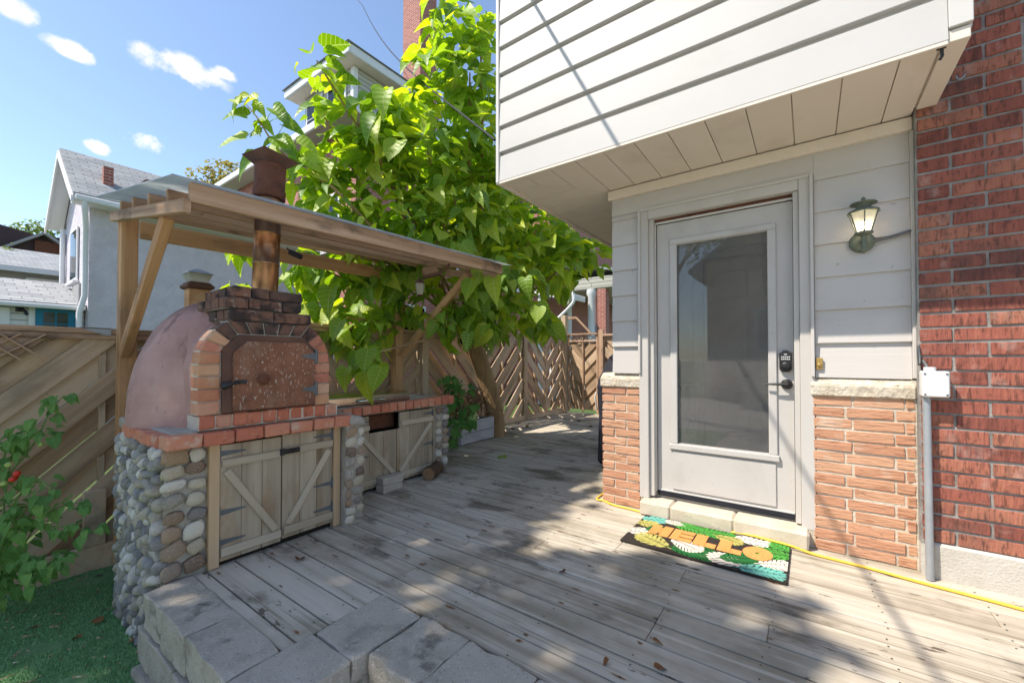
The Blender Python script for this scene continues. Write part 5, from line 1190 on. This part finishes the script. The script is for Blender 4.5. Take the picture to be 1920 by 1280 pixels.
# hydrangea beside the planter
hy = thing('hydrangea', 'leafy hydrangea with one pale green flower head beside the planter', 'plant', (-3.68, 3.86, 0)); rh = random.Random(12)
heads_h = [at(x_, y_, d_) for x_, y_, d_ in ((842, 712, 5.35), (852, 728, 5.3), (864, 716, 5.35), (872, 734, 5.3), (846, 768, 5.2), (868, 768, 5.2), (852, 798, 5.1), (848, 822, 5.05), (842, 746, 5.25), (882, 762, 5.25), (846, 786, 5.15), (856, 752, 5.2), (875, 785, 5.2))]
hb = Vector((-3.68, 3.86, .0))
for c in heads_h:
    m = MB(); m.tube([hb + Vector((rh.uniform(-.06, .06), rh.uniform(-.08, .08), 0)), (hb + c) * .5 + Vector((rh.uniform(-.05, .05), 0, .04)), c], .004, 5, False); m.build('stem', 'shrub_leaf', hy, fixn=False)
    for k in range(8):
        d = Vector((rh.uniform(-1, 1), rh.uniform(-1, 1), rh.uniform(-.6, .8)))
        link(bpy.data.objects.new('leaf', leaf_mesh(rh.randrange(5), 'shrub_leaf')), hy, leaf_M(c + d * .085, d * .6 + Vector((.3, -.6, .7)), d + Vector((0, 0, -.6)), rh.uniform(.07, .125)))
c = at(886, 783, 5.25); m = MB()
for k in range(150):
    d = Vector((rh.gauss(0, 1), rh.gauss(0, 1), rh.gauss(0, 1))).normalized(); M = leaf_M(c + d * .062 * rh.uniform(.85, 1.1), d, d.orthogonal(), .018)
    m.add([M @ Vector(q) for q in ((-1, 0, 0), (0, -1, .2), (1, 0, 0), (0, 1, .2))], [(0, 1, 2, 3)])
m.lathe([(.01, -.055), (.045, -.03), (.056, 0), (.045, .03), (.01, .055)], c, 8); m.build('flower_head', 'hydrangea', hy, fixn=False)

# tomato plants by the turf
tm = thing('tomato_plant', 'sprawling tomato plant with red fruit in front of the board fence', 'tomato plant', (-4.0, .35, -.4)); rtm = random.Random(77)
def stemT(ps, r0=.006): 
    m = MB(); m.tube(smooth_path([Vector(p) for p in ps], 2), lambda t: r0 * (1 - .6 * t), 6, False); m.build('stem', 'tomato_leaf', tm, fixn=False)
tips = []
vines = [[(15, 1090, 3.30), (10, 980, 3.3), (20, 870, 3.35), (45, 800, 3.4)], [(15, 1090, 3.30), (60, 1000, 3.2), (100, 950, 3.15), (165, 938, 3.1)], [(40, 1100, 3.25), (90, 1060, 3.1), (120, 1035, 3.05), (110, 1060, 3.0)], [(10, 900, 3.35), (70, 830, 3.35), (95, 770, 3.4), (120, 742, 3.4)], [(20, 960, 3.3), (65, 890, 3.2), (95, 905, 3.15), (105, 935, 3.1)],
         [(5, 1090, 3.2), (20, 1040, 3.1), (60, 1030, 3.0), (95, 1075, 2.95)], [(45, 960, 3.25), (90, 985, 3.15), (140, 985, 3.1), (180, 995, 3.1)], [(5, 880, 3.3), (20, 820, 3.3), (60, 810, 3.3), (100, 810, 3.3)], [(0, 1000, 3.2), (30, 990, 3.1), (50, 960, 3.1), (60, 940, 3.1)], [(0, 1100, 3.1), (5, 1060, 3.0), (10, 1010, 2.95), (30, 970, 2.95)]]
for v in vines:
    P = [at(q[0], q[1], q[2] * .77) for q in v]; stemT(P); S = smooth_path(P, 2)
    for i, p in enumerate(S):
        for k in range(3 if i % 2 else 2):
            d = Vector((rtm.uniform(-1, 1), rtm.uniform(-1, .6), rtm.uniform(-.5, .5)))
            link(bpy.data.objects.new('leaf', leaf_mesh(rtm.randrange(5), 'tomato_leaf')), tm, leaf_M(p + d * .062, Vector((.5, -.3, .75)) + d * .5, d + Vector((.2, 0, -.5)), rtm.uniform(.032, .072)))
def tomato(p, r_, mt):
    m = MB(); m.lathe([(r_ * math.sin(PI * (i + .5) / 9), -r_ * .9 * math.cos(PI * (i + .5) / 9)) for i in range(9)], p, 12); m.build('tomato', mt, tm)
for (x_, y_, d_, mt) in ((36, 886, 3.05, 'tomato_skin'), (32, 894, 3.08, 'tomato_skin'), (28, 897, 3.05, 'tomato_skin'), (80, 832, 3.3, 'tomato_green'), (20, 870, 3.1, 'tomato_green'), (12, 905, 3.05, 'tomato_green')): tomato(at(x_, y_, d_ * .77), .0165, mt)

# fallen leaves and debris
rl = random.Random(5)
def fallen(p, s, lab, mt='dead_leaf'):
    o = link(bpy.data.objects.new('fallen_leaf', leaf_mesh(rl.randrange(5), mt)), None, leaf_M(Vector(p) + Vector((0, 0, .012)), Vector((rl.uniform(-.3, .3), rl.uniform(-.3, .3), 1)), Vector((rl.uniform(-1, 1), rl.uniform(-1, 1), 0)), s)); return tag(o, lab, 'leaf', 'fallen leaves')
FL = [(1232, 1258, .05, 0, 'dark curled leaf alone on the planks in front of the edging'), (1225, 1205, .035, 0, 'small tan leaf on the planks below the doormat'), (1058, 1075, .045, 0, 'orange brown leaf on the planks left of the doormat'), (1140, 1240, .03, 0, 'tiny leaf scrap on the planks below the doormat'),
      (950, 812, .1, 0, 'large brown leaf beside the catalpa trunk'), (965, 805, .12, 0, 'biggest dead leaf on the deck between trunk and fence'), (985, 800, .1, 0, 'dead leaf on the deck at the foot of the fence'), (1085, 790, .09, 0, 'dead leaf on the deck in front of the gate'), (1110, 800, .08, 0, 'dead leaf on the deck between gate and covered barbecue'),
      (760, 1045, .03, 0, 'small leaf on the planks in front of the paving bricks'), (590, 1045, .025, 0, 'small leaf on the planks below the oven cupboard doors'), (560, 1052, .07, 0, 'curled brown leaf on the short planks beside the edging'),
      (182, 1170, .06, -.395, 'tan leaf on the turf beside the pebble base'), (150, 1198, .05, -.395, 'narrow brown leaf in the middle of the turf'), (65, 1180, .04, -.395, 'small yellowish leaf on the turf below the tomato plant'), (215, 1120, .07, -.395, 'dark leaf on the turf against the pebble base'), (300, 1255, .09, -.395, 'big curled brown leaf on the turf against the block edging'),
      (285, 1240, .07, -.395, 'brown leaf lying over the big curled one by the edging'), (262, 1195, .05, -.395, 'leaf on the turf where pebbles meet the edging'), (680, 1276, .07, -.40, 'dry leaf in the dark corner below the block edging'), (700, 1270, .05, -.40, 'smaller dry leaf in the dark corner below the edging')]
for x_, y_, s, zl, lab in FL: fallen(onZ(x_, y_, zl), s, lab)
fallen(onZ(940, 857), .13, 'fresh green catalpa leaf lying on the deck near the planter', 'catalpa_leaf')

# ------------------------------------------------------------------ wires
def wire(nm, ps, r_, lab):
    m = MB(); m.tube([Vector(p) for p in ps], r_, 6, False); tag(m.build(nm, 'black_cord', fixn=False), lab, 'cable')
a = Vector((-1.945, 2.475, 2.83)); b = at(675, 0, 14); pts_ = [a + (b - a) * (t / 16) - Vector((0, 0, .35 * math.sin(PI * t / 16))) for t in range(17)]
pole_top = b + (b - a).normalized() * 8
wire('service_cable', pts_ + [b + (pole_top - b) * .5, pole_top], .011, 'black service cable rising from the white bay past the catalpa')
a = Vector((-1.87, 2.462, 4.27)); b = Vector((.37, 2.12, 0)) - Vector((.75, 1, -1.8)) * 2.6; wire('overhead_cable', [a, a + (b - a) * .5, b, b + (b - a) * 2.5], .012, 'overhead cable fixed high on the white bay, throwing its shadow')

# ================================================================== NEIGHBOURS
def slab(nm, pts4, th, mat_, par):
    """sloping roof slab: four corner points (top face), thickness downwards"""
    m = MB(); P = [Vector(p) for p in pts4]; m.add(P + [p - Vector((0, 0, th)) for p in P], [(0, 1, 2, 3), (7, 6, 5, 4), (0, 4, 5, 1), (1, 5, 6, 2), (2, 6, 7, 3), (3, 7, 4, 0)]); return m.build(nm, mat_, par)
def window(par, x0, x1, y0, y1, z0, z1, facing, frame='house_white', sill=True, bars=(1, 1), glass='window_glass'):
    """window on an axis-aligned wall; facing '-y' or '+x'"""
    t = .05
    if facing == '-y':
        w = B('window', x0, x1, y0 - .05, y0 - .012, z0, z1, frame, par, .01)
        nx_, nz_ = bars
        for i in range(nx_):
            for j in range(nz_):
                dx = (x1 - x0 - .12) / nx_; dz = (z1 - z0 - .12) / nz_; B('pane', x0 + .06 + i * dx + .02, x0 + .06 + (i + 1) * dx - .02, y0 - .058, y0 - .0505, z0 + .06 + j * dz + .02, z0 + .06 + (j + 1) * dz - .02, glass, w, 0)
        if sill: B('sill', x0 - .06, x1 + .06, y0 - .12, y0 - .011, z0 - .08, z0 - .002, frame, w, .01)
    else:
        w = B('window', x0 + .012, x0 + .05, y0, y1, z0, z1, frame, par, .01)
        nx_, nz_ = bars
        for i in range(nx_):
            for j in range(nz_):
                dy = (y1 - y0 - .12) / nx_; dz = (z1 - z0 - .12) / nz_; B('pane', x0 + .0505, x0 + .058, y0 + .06 + i * dy + .02, y0 + .06 + (i + 1) * dy - .02, z0 + .06 + j * dz + .02, z0 + .06 + (j + 1) * dz - .02, glass, w, 0)
        if sill: B('sill', x0 + .011, x0 + .12, y0 - .06, y1 + .06, z0 - .08, z0 - .002, frame, w, .01)
    return w
MATS['dark_glass'] = None
m_ = bpy.data.materials.new('dark_glass'); m_.use_nodes = True; p_ = m_.node_tree.nodes['Principled BSDF']; p_.inputs['Base Color'].default_value = (.05, .06, .06, 1); p_.inputs['Roughness'].default_value = .06; MATS['dark_glass'] = m_

wh = thing('stucco_house', 'pale stucco house with steep grey shingle roof beyond the fence', 'house', (-15.1, 5.5, -.4))
m = MB(); m.prism([(-16.6, -.4), (-13.6, -.4), (-13.6, 4.95), (-15.1, 6.22), (-16.6, 4.95)], 'y', 2.0, 10.5); m.build('wall', 'stucco', wh)
slab('roof', [(-15.1, 1.68, 6.40), (-13.15, 1.68, 4.84), (-13.15, 10.8, 4.84), (-15.1, 10.8, 6.40)], .07, 'far_shingle', wh)
slab('roof', [(-15.1, 10.8, 6.40), (-17.05, 10.8, 4.84), (-17.05, 1.68, 4.84), (-15.1, 1.68, 6.40)], .07, 'far_shingle', wh)
for sx in (1, -1):
    bar('rake_board', (-15.1 + sx * .01, 1.662, 6.27), (-15.1 + sx * 1.95, 1.662, 4.71), .03, .17, 'house_white', wh, (0, 1, 0), 0) if False else None
    P = [(-15.1, 6.32), (-15.1 + sx * 1.98, 4.75), (-15.1 + sx * 1.98, 4.60), (-15.1, 6.15)]
    m = MB(); m.prism(P, 'y', 1.64, 1.676); m.build('rake_board', 'house_white', wh)
    m = MB(); m.prism([(-15.1, 6.30), (-15.1 + sx * 1.96, 4.735), (-15.1 + sx * 1.96, 4.71), (-15.1, 6.275)], 'y', 1.68, 1.99); m.build('rake_soffit', 'house_white', wh)
B('gutter', -13.20, -13.07, 1.7, 10.7, 4.66, 4.79, 'house_white', wh, .02); B('eave_soffit', -13.6, -13.2, 1.7, 10.7, 4.68, 4.72, 'house_white', wh, 0)
m = MB(); m.tube([(-13.13, 1.85, 4.68), (-13.13, 1.86, 4.5), (-13.5, 1.93, 4.15), (-13.52, 1.93, 3.3), (-13.52, 1.93, 2.6), (-13.52, 1.85, 2.2), (-13.52, 1.85, -.3)], .055, 8, False); m.build('downpipe', 'house_white', wh, fixn=False)
m = MB(); m.tube([(-16.55, 1.93, 4.68), (-16.55, 1.93, 2.6)], .055, 8, False); m.build('downpipe', 'house_white', wh, fixn=False)
window(wh, -15.6, -14.7, 2.0, 2.0, 3.1, 4.45, '-y')
c = onX(202, 335, -13.9)
m = MB(); m.box(c.x - .09, c.x + .09, c.y - .09, c.y + .09, 5.2, 5.2 + .62); m.build('roof_stack', 'far_brick', wh); 
B('roof_vent', -14.35, -14.0, 3.05, 3.75, 5.55, 5.85, 'dark_siding', wh, .05)
ad = thing('lean_to_annex', 'low white annex with teal door against the stucco house', 'annex', (-15.3, 0, -.4))
EZ = onX(75, 566, -13.68).z; RZ = onX(75, 527, -16.3).z
m = MB(); m.prism([(-17.2, -.4), (-13.9, -.4), (-13.9, EZ - .02), (-16.4, RZ - .2), (-17.2, RZ - .4)], 'y', -4.0, 1.985); m.build('wall', 'far_siding', ad)
slab('roof', [(-16.3, -4.2, RZ), (-13.68, -4.2, EZ), (-13.68, 1.985, EZ), (-16.3, 1.985, RZ)], .06, 'far_shingle', ad)
B('gutter', -13.75, -13.62, -4.2, 1.97, EZ - .13, EZ - .03, 'house_white', ad, .02)
B('roof_upstand', -14.8, -14.0, 1.90, 1.975, EZ + .1, EZ + .55, 'tan_siding', ad, .01)
p0, p1 = onX(66, 575, -13.9), onX(141, 577, -13.9)
B('door_casing', -13.898, -13.86, p0.y - .10, p1.y + .10, -.35, p0.z + .09, 'house_white', ad, .01)
td = B('annex_door', -13.858, -13.83, p0.y, p1.y, -.3, p0.z, 'teal_paint', ad, .01)
dy = (p1.y - p0.y)
for i in range(2):
    for j in range(2): B('pane', -13.829, -13.822, p0.y + dy * (.19 + .33 * i), p0.y + dy * (.19 + .33 * i) + dy * .28, p0.z - .62 + .27 * j, p0.z - .38 + .27 * j, 'dark_glass', td, 0)
B('corner_board', -13.90, -13.865, onX(8, 580, -13.9).y - .08, onX(8, 580, -13.9).y + .08, -.4, EZ - .14, 'house_white', ad, .01)
c = onX(37, 580, -13.85); al = thing('annex_lamp', 'small black lamp on the white annex wall by the teal door', 'wall lamp', c)
m = MB(); m.box(c.x - .02, c.x + .02, c.y - .06, c.y + .06, c.z - .05, c.z + .10); m.tube([c, c + Vector((.1, .05, -.02)), c + Vector((.12, .1, -.12))], .03, 8); m.build('lamp_body', 'black_metal', al)
# grey roofed cottage between the stucco house and the trees
ct = thing('grey_cottage', 'grey roofed cottage with white rake boards peeking over the pergola', 'house', (-18, 11, -.4))
m = MB(); m.prism([(-20.5, -.4), (-15.6, -.4), (-15.6, 5.3), (-18.05, 7.4), (-20.5, 5.3)], 'y', 11.2, 18); m.build('wall', 'far_siding', ct)
slab('roof', [(-18.05, 10.9, 7.62), (-15.2, 10.9, 5.15), (-15.2, 18.3, 5.15), (-18.05, 18.3, 7.62)], .1, 'far_shingle', ct); slab('roof', [(-18.05, 18.3, 7.62), (-20.9, 18.3, 5.15), (-20.9, 10.9, 5.15), (-18.05, 10.9, 7.62)], .1, 'far_shingle', ct)
for sx in (1, -1):
    m = MB(); m.prism([(-18.05, 7.58), (-18.05 + sx * 2.9, 5.08), (-18.05 + sx * 2.9, 4.86), (-18.05, 7.34)], 'y', 10.84, 10.895); m.build('rake_board', 'house_white', ct)

bh = thing('brick_neighbour_house', 'tall red brick house with attic bay and chimney behind the catalpa', 'house', (-15, 11, -.4))
B('wall', -19.5, -11.1, 7.3, 17, -.4, 8.35, 'far_brick', bh, 0)
m = MB(); z0 = 8.45; m.add([(-20.1, 6.7, z0), (-10.5, 6.7, z0), (-10.5, 17.6, z0), (-20.1, 17.6, z0), (-15.3, 11, 12.0), (-15.3, 13, 12.0)], [(0, 1, 4), (1, 2, 5, 4), (2, 3, 5), (3, 0, 4, 5), (3, 2, 1, 0)]); m.build('roof', 'far_shingle_x', bh)
B('eave_fascia', -20.12, -10.48, 6.62, 6.70, 8.22, 8.46, 'house_white', bh, .02); B('eave_fascia', -10.5, -10.42, 6.62, 17.6, 8.22, 8.46, 'house_white', bh, .02); B('eave_soffit', -20.1, -10.5, 6.7, 7.3, 8.30, 8.34, 'cream_siding', bh, 0); B('eave_soffit', -11.1, -10.5, 7.3, 17.6, 8.30, 8.34, 'cream_siding', bh, 0)
# attic bay: corner nearest at about (-11.1, 7.2)
bay = B('attic_bay', -14.0, -11.15, 7.25, 10.4, 8.36, 10.05, 'cream_siding', bh, 0)
B('bay_eave', -14.5, -10.78, 6.88, 10.8, 10.06, 10.12, 'soffit', bh, 0); B('bay_fascia', -14.55, -10.72, 6.80, 6.88, 10.05, 10.32, 'house_white', bh, .02); B('bay_fascia', -10.80, -10.72, 6.88, 10.8, 10.05, 10.32, 'house_white', bh, .02)
m = MB(); m.add([(-14.6, 6.74, 10.33), (-10.66, 6.74, 10.33), (-10.66, 10.9, 10.33), (-14.6, 10.9, 10.33), (-12.6, 8.8, 11.0)], [(0, 1, 4), (1, 2, 4), (2, 3, 4), (3, 0, 4), (3, 2, 1, 0)]); m.build('bay_roof', 'far_shingle_x', bh)
window(bh, -12.55, -11.5, 7.25, 7.25, 8.55, 9.85, '-y', 'house_white', True, (1, 2)); window(bh, -13.85, -12.85, 7.25, 7.25, 8.55, 9.85, '-y', 'house_white', True, (1, 2)); B('bay_corner_board', -11.28, -11.12, 7.22, 7.38, 8.36, 10.04, 'house_white', bh, .01)
B('chimney', -11.45, -10.55, 9.35, 10.1, 8.0, 15.5, 'far_brick', bh, .01)
for yy in (9.0, 11.6, 14.2):
    for z_ in (1.2, 4.6): window(bh, -11.1, -11.1, yy, yy + 1.1, z_, z_ + 1.8, '+x', 'house_white', True, (1, 2))
for xx in (-18, -15, -13):
    for z_ in (1.2, 4.6): window(bh, xx, xx + 1.1, 7.3, 7.3, z_, z_ + 1.8, '-y', 'house_white', True, (1, 2))
ph = thing('porch_house', 'red brick house with white columned porch beyond the side gate', 'house', (-9, 17, -.4))
B('wall', -13.5, -7.6, 14.2, 24, -.4, 8.6, 'far_brick', ph, 0)
slab('roof', [(-14, 13.7, 8.7), (-7.1, 13.7, 8.7), (-7.1, 19, 11.4), (-14, 19, 11.4)], .15, 'far_shingle_x', ph)
B('eave_fascia', -14, -7.1, 13.62, 13.69, 8.5, 8.72, 'house_white', ph, .01)
slab('porch_roof', [(-7.59, 13.0, 4.6), (-4.6, 13.0, 4.05), (-4.6, 21, 4.05), (-7.59, 21, 4.6)], .08, 'far_shingle', ph)
B('porch_beam', -7.58, -4.8, 13.1, 13.35, 3.55, 3.95, 'cream_siding', ph, .02); B('porch_beam', -5.1, -4.85, 13.36, 20.8, 3.55, 3.93, 'cream_siding', ph, .02); B('porch_ceiling', -7.58, -5.11, 13.36, 20.8, 3.7, 3.75, 'soffit', ph, 0)
for x_, y_, r_ in ((-6.10, 13.25, .17), (-7.0, 13.25, .10), (-5.0, 16.5, .17), (-5.0, 20.3, .17)):
    m = MB(); m.lathe([(r_ * 1.25, 0), (r_ * 1.25, .12), (r_, .16), (r_ * .88, 3.7), (r_ * 1.15, 3.78), (r_ * 1.15, 3.94)], (x_, y_, -.4), 14); m.build('porch_column', 'house_white', ph)
B('brick_column', -5.86, -5.55, 13.12, 13.42, -.4, 3.54, 'far_brick', ph, .01)
B('porch_floor', -7.58, -4.7, 13.0, 21, -.4, .35, 'tan_siding', ph, .02)
sh_ = thing('side_entry_canopy', 'small white canopy with curved downpipe over the side entry', 'canopy', (-7.2, 12.2, -.4))
slab('canopy_roof', [(-8.6, 12.0, 3.75), (-6.3, 12.0, 3.25), (-6.3, 13.0, 3.25), (-8.6, 13.0, 3.75)], .06, 'far_shingle_x', sh_); B('canopy_fascia', -6.32, -6.24, 11.95, 13.0, 3.08, 3.28, 'house_white', sh_, .02)
m = MB(); m.prism([(-8.6, 3.74), (-6.33, 3.24), (-6.33, 3.08), (-8.6, 3.56)], 'y', 11.93, 11.99); m.build('canopy_rake', 'house_white', sh_)
B('canopy_post', -7.55, -7.40, 12.0, 12.15, -.4, 3.3, 'house_white', sh_, .01); B('canopy_wall', -8.6, -7.56, 12.1, 13.9, -.4, 3.3, 'far_brick', sh_, 0)
m = MB(); m.tube(smooth_path([Vector(p) for p in ((-6.62, 11.9, 3.45), (-6.2, 11.9, 3.38), (-6.1, 11.9, 3.1), (-6.15, 11.9, 2.9), (-6.9, 11.95, 2.35), (-7.0, 11.95, 2.2), (-7.0, 11.95, -.3))]), .055, 8, False); m.build('downpipe', 'house_white', sh_, fixn=False)

dh = thing('dark_gable_house', 'dark sided gable house with red brick stack far behind the annex', 'house', (-33, 1, -.4))
g0, g1, gp = onX(15, 500, -33), onX(125, 500, -33), onX(82, 436, -33)
m = MB(); m.prism([(gp.y - 1.9, 5.0), (gp.y + 1.9, 5.0), (gp.y + 1.9, 8.0), (gp.y, gp.z - .25), (gp.y - 1.9, 8.0)], 'x', -38, -33); m.build('wall', 'dark_siding', dh)
for sy in (1, -1): slab('roof', [(-38, gp.y, gp.z), (-32.6, gp.y, gp.z), (-32.6, gp.y + sy * 2.7, gp.z - 2.1), (-38, gp.y + sy * 2.7, gp.z - 2.1)], .15, 'tan_siding', dh)
c = onX(91, 470, -33); B('brick_stack', -32.98, -32.85, c.y - .5, c.y + .5, 6.0, gp.z - .5, 'rust', dh, 0)
slab('long_roof', [(-40, -14, gp.z - .6), (-36, -14, gp.z - 1.4), (-36, gp.y - .8, gp.z - 1.4), (-40, gp.y - .8, gp.z - .6)], .3, 'rust_frame', dh)
gh = thing('grey_shingle_house', 'low house with grey shingle roof and pale blue window behind annex', 'house', (-27, 1, -.4))
e0, e1 = onX(0, 497, -26), onX(130, 503, -26)
B('wall', -30, -26.2, -9, 4.5, -.4, e0.z - .1, 'tan_siding', gh, 0); slab('roof', [(-30.2, -9.4, e0.z + 1.45), (-25.7, -9.4, e0.z), (-25.7, 4.8, e0.z), (-30.2, 4.8, e0.z + 1.45)], .12, 'far_shingle', gh)
B('eave_board', -25.72, -25.62, -9.4, 4.8, e0.z - .22, e0.z - .02, 'house_white', gh, 0)
c = onX(92, 525, -26.2); w_ = B('window', -26.19, -26.1, c.y - .65, c.y + .65, c.z - .9, e0.z - .35, 'house_white', gh, .02); B('pane', -26.09, -26.05, c.y - .5, c.y + .5, c.z - .75, e0.z - .5, 'pale_blue', w_, 0)

# ------------------------------------------------------------------ trees further off
def tree(nm, lab, base, lob, trunk_r, mat_, dens, smin, smax, seedv, hue='dark_bark'):
    t = thing(nm, lab, 'tree', base); rr = random.Random(seedv); base = Vector(base)
    cen = sum((c for c, r_ in lob), Vector((0, 0, 0))) / len(lob)
    fk_ = base + (cen - base) * .45; fk_.x = base.x * .7 + cen.x * .3; fk_.y = base.y * .7 + cen.y * .3
    m = MB(); m.tube([base, (base + fk_) * .5 + Vector((.05, .05, 0)), fk_], lambda q: trunk_r * (1 - .35 * q), 10, False); m.build('trunk', hue, t, fixn=False)
    for c, r_ in lob:
        m = MB(); m.tube([fk_ - Vector((0, 0, .2)), (fk_ + c) * .5 + Vector((rr.uniform(-.2, .2), rr.uniform(-.2, .2), .1)), c], lambda q: trunk_r * .5 * (1 - .8 * q), 6, False); m.build('limb', hue, t, fixn=False)
    foliage('crown', grow_leaves(lob, dens, smin, smax, rr), mat_, t, rr, quad_leaf); return t
def Lb(lst): return [(at(a, b, d), r_ / F * d) for a, b, d, r_ in lst]
tree('distant_tree', 'golden green tree rising behind the stucco house roof', onX(420, 672, -24).xyz - Vector((0, 0, 1.5)), Lb([(380, 335, 22, 28), (410, 318, 22, 24), (440, 330, 22, 30), (465, 350, 22, 26), (430, 350, 23, 30), (395, 352, 23, 24)]), .22, 'gold_leaf', 330, .13, .26, 1)
tree('distant_tree', 'green tree rising behind the dark gable house', Vector((-46, 1.5, -.4)), Lb([(20, 440, 42, 22), (50, 430, 42, 20), (80, 428, 42, 18), (105, 445, 42, 18), (60, 445, 43, 24), (0, 445, 42, 20)]), .35, 'far_leaf', 110, .25, .5, 2)
tree('garden_bush_tree', 'rounded light green tree in front of the grey shingle house', Vector((-20, -.3, -.4)), Lb([(10, 480, 19, 26), (25, 500, 19, 24), (0, 505, 19, 28), (40, 510, 19, 18), (-20, 490, 19, 26)]), .15, 'far_leaf', 420, .09, .18, 3)
tree('distant_tree', 'sunlit green tree beyond the porch and far fence', Vector((-6, 30, -.4)), Lb([(1140, 560, 30, 40), (1160, 590, 30, 40), (1140, 620, 30, 36), (1110, 600, 31, 30), (1135, 480, 33, 30), (1155, 460, 33, 30)]), .25, 'far_leaf', 190, .16, .3, 4)
# the tree that shades the oven and the near deck (behind the camera, seen in the door glass)
OFF = Vector((.75, 1, -1.8)) * -4.8
SH = [(-2.35, .55, 1.0), (-1.30, 1.05, 1.05), (-.75, 1.75, .72), (-.30, 2.1, .40), (-2.25, 2.15, .88), (-3.3, 1.5, 1.0), (-2.35, 3.1, .93), (-2.3, 3.9, .8), (-3.5, 2.6, .5), (-4.0, .6, .95), (-.25, .9, .75), (-3.3, .2, .9), (-4.5, 1.7, .7), (-1.95, 2.75, .55)]
rq = random.Random(9)
lob = [(Vector((x_, y_, 0)) + OFF + Vector((.75, 1, -1.8)) * rq.uniform(-.35, .35), r_ * .86) for x_, y_, r_ in SH]
tree('shade_tree', 'tall leafy tree beyond the turf that shades the oven', Vector((-6.2, -3.6, -.4)), lob, .26, 'far_leaf', 900, .14, .24, 6)
tree('shade_tree', 'leafy tree mirrored in the upper door glass', Vector((-4.9, -6.4, -.4)), [(Vector((-2.4, -6.2, 4.6)), .8), (Vector((-1.9, -6.4, 5.2)), .7), (Vector((-2.9, -6.5, 5.3)), .9), (Vector((-2.2, -6.6, 6.0)), .8)], .14, 'far_leaf', 330, .08, .15, 8)
rv = thing('rear_gable_house', 'tan gable house mirrored in the door glass', 'house', (1, -12, -.4))
m = MB(); m.prism([(-3.2, -.4), (7, -.4), (7, 4.8), (1.9, 8.6), (-3.2, 4.8)], 'y', -17, -11); m.build('wall', 'tan_stucco', rv)
slab('roof', [(1.9, -10.6, 8.8), (1.9, -17.4, 8.8), (-3.8, -17.4, 4.6), (-3.8, -10.6, 4.6)], .15, 'far_shingle_x', rv); slab('roof', [(1.9, -17.4, 8.8), (1.9, -10.6, 8.8), (7.6, -10.6, 4.6), (7.6, -17.4, 4.6)], .15, 'far_shingle_x', rv)
for x_ in (-1.6, 1.2, 4.2):
    w_ = B('window', x_, x_ + 1.2, -10.99, -10.94, 1.4, 3.0, 'house_white', rv, .02); B('pane', x_ + .1, x_ + 1.1, -10.935, -10.92, 1.5, 2.9, 'dark_glass', w_, 0)
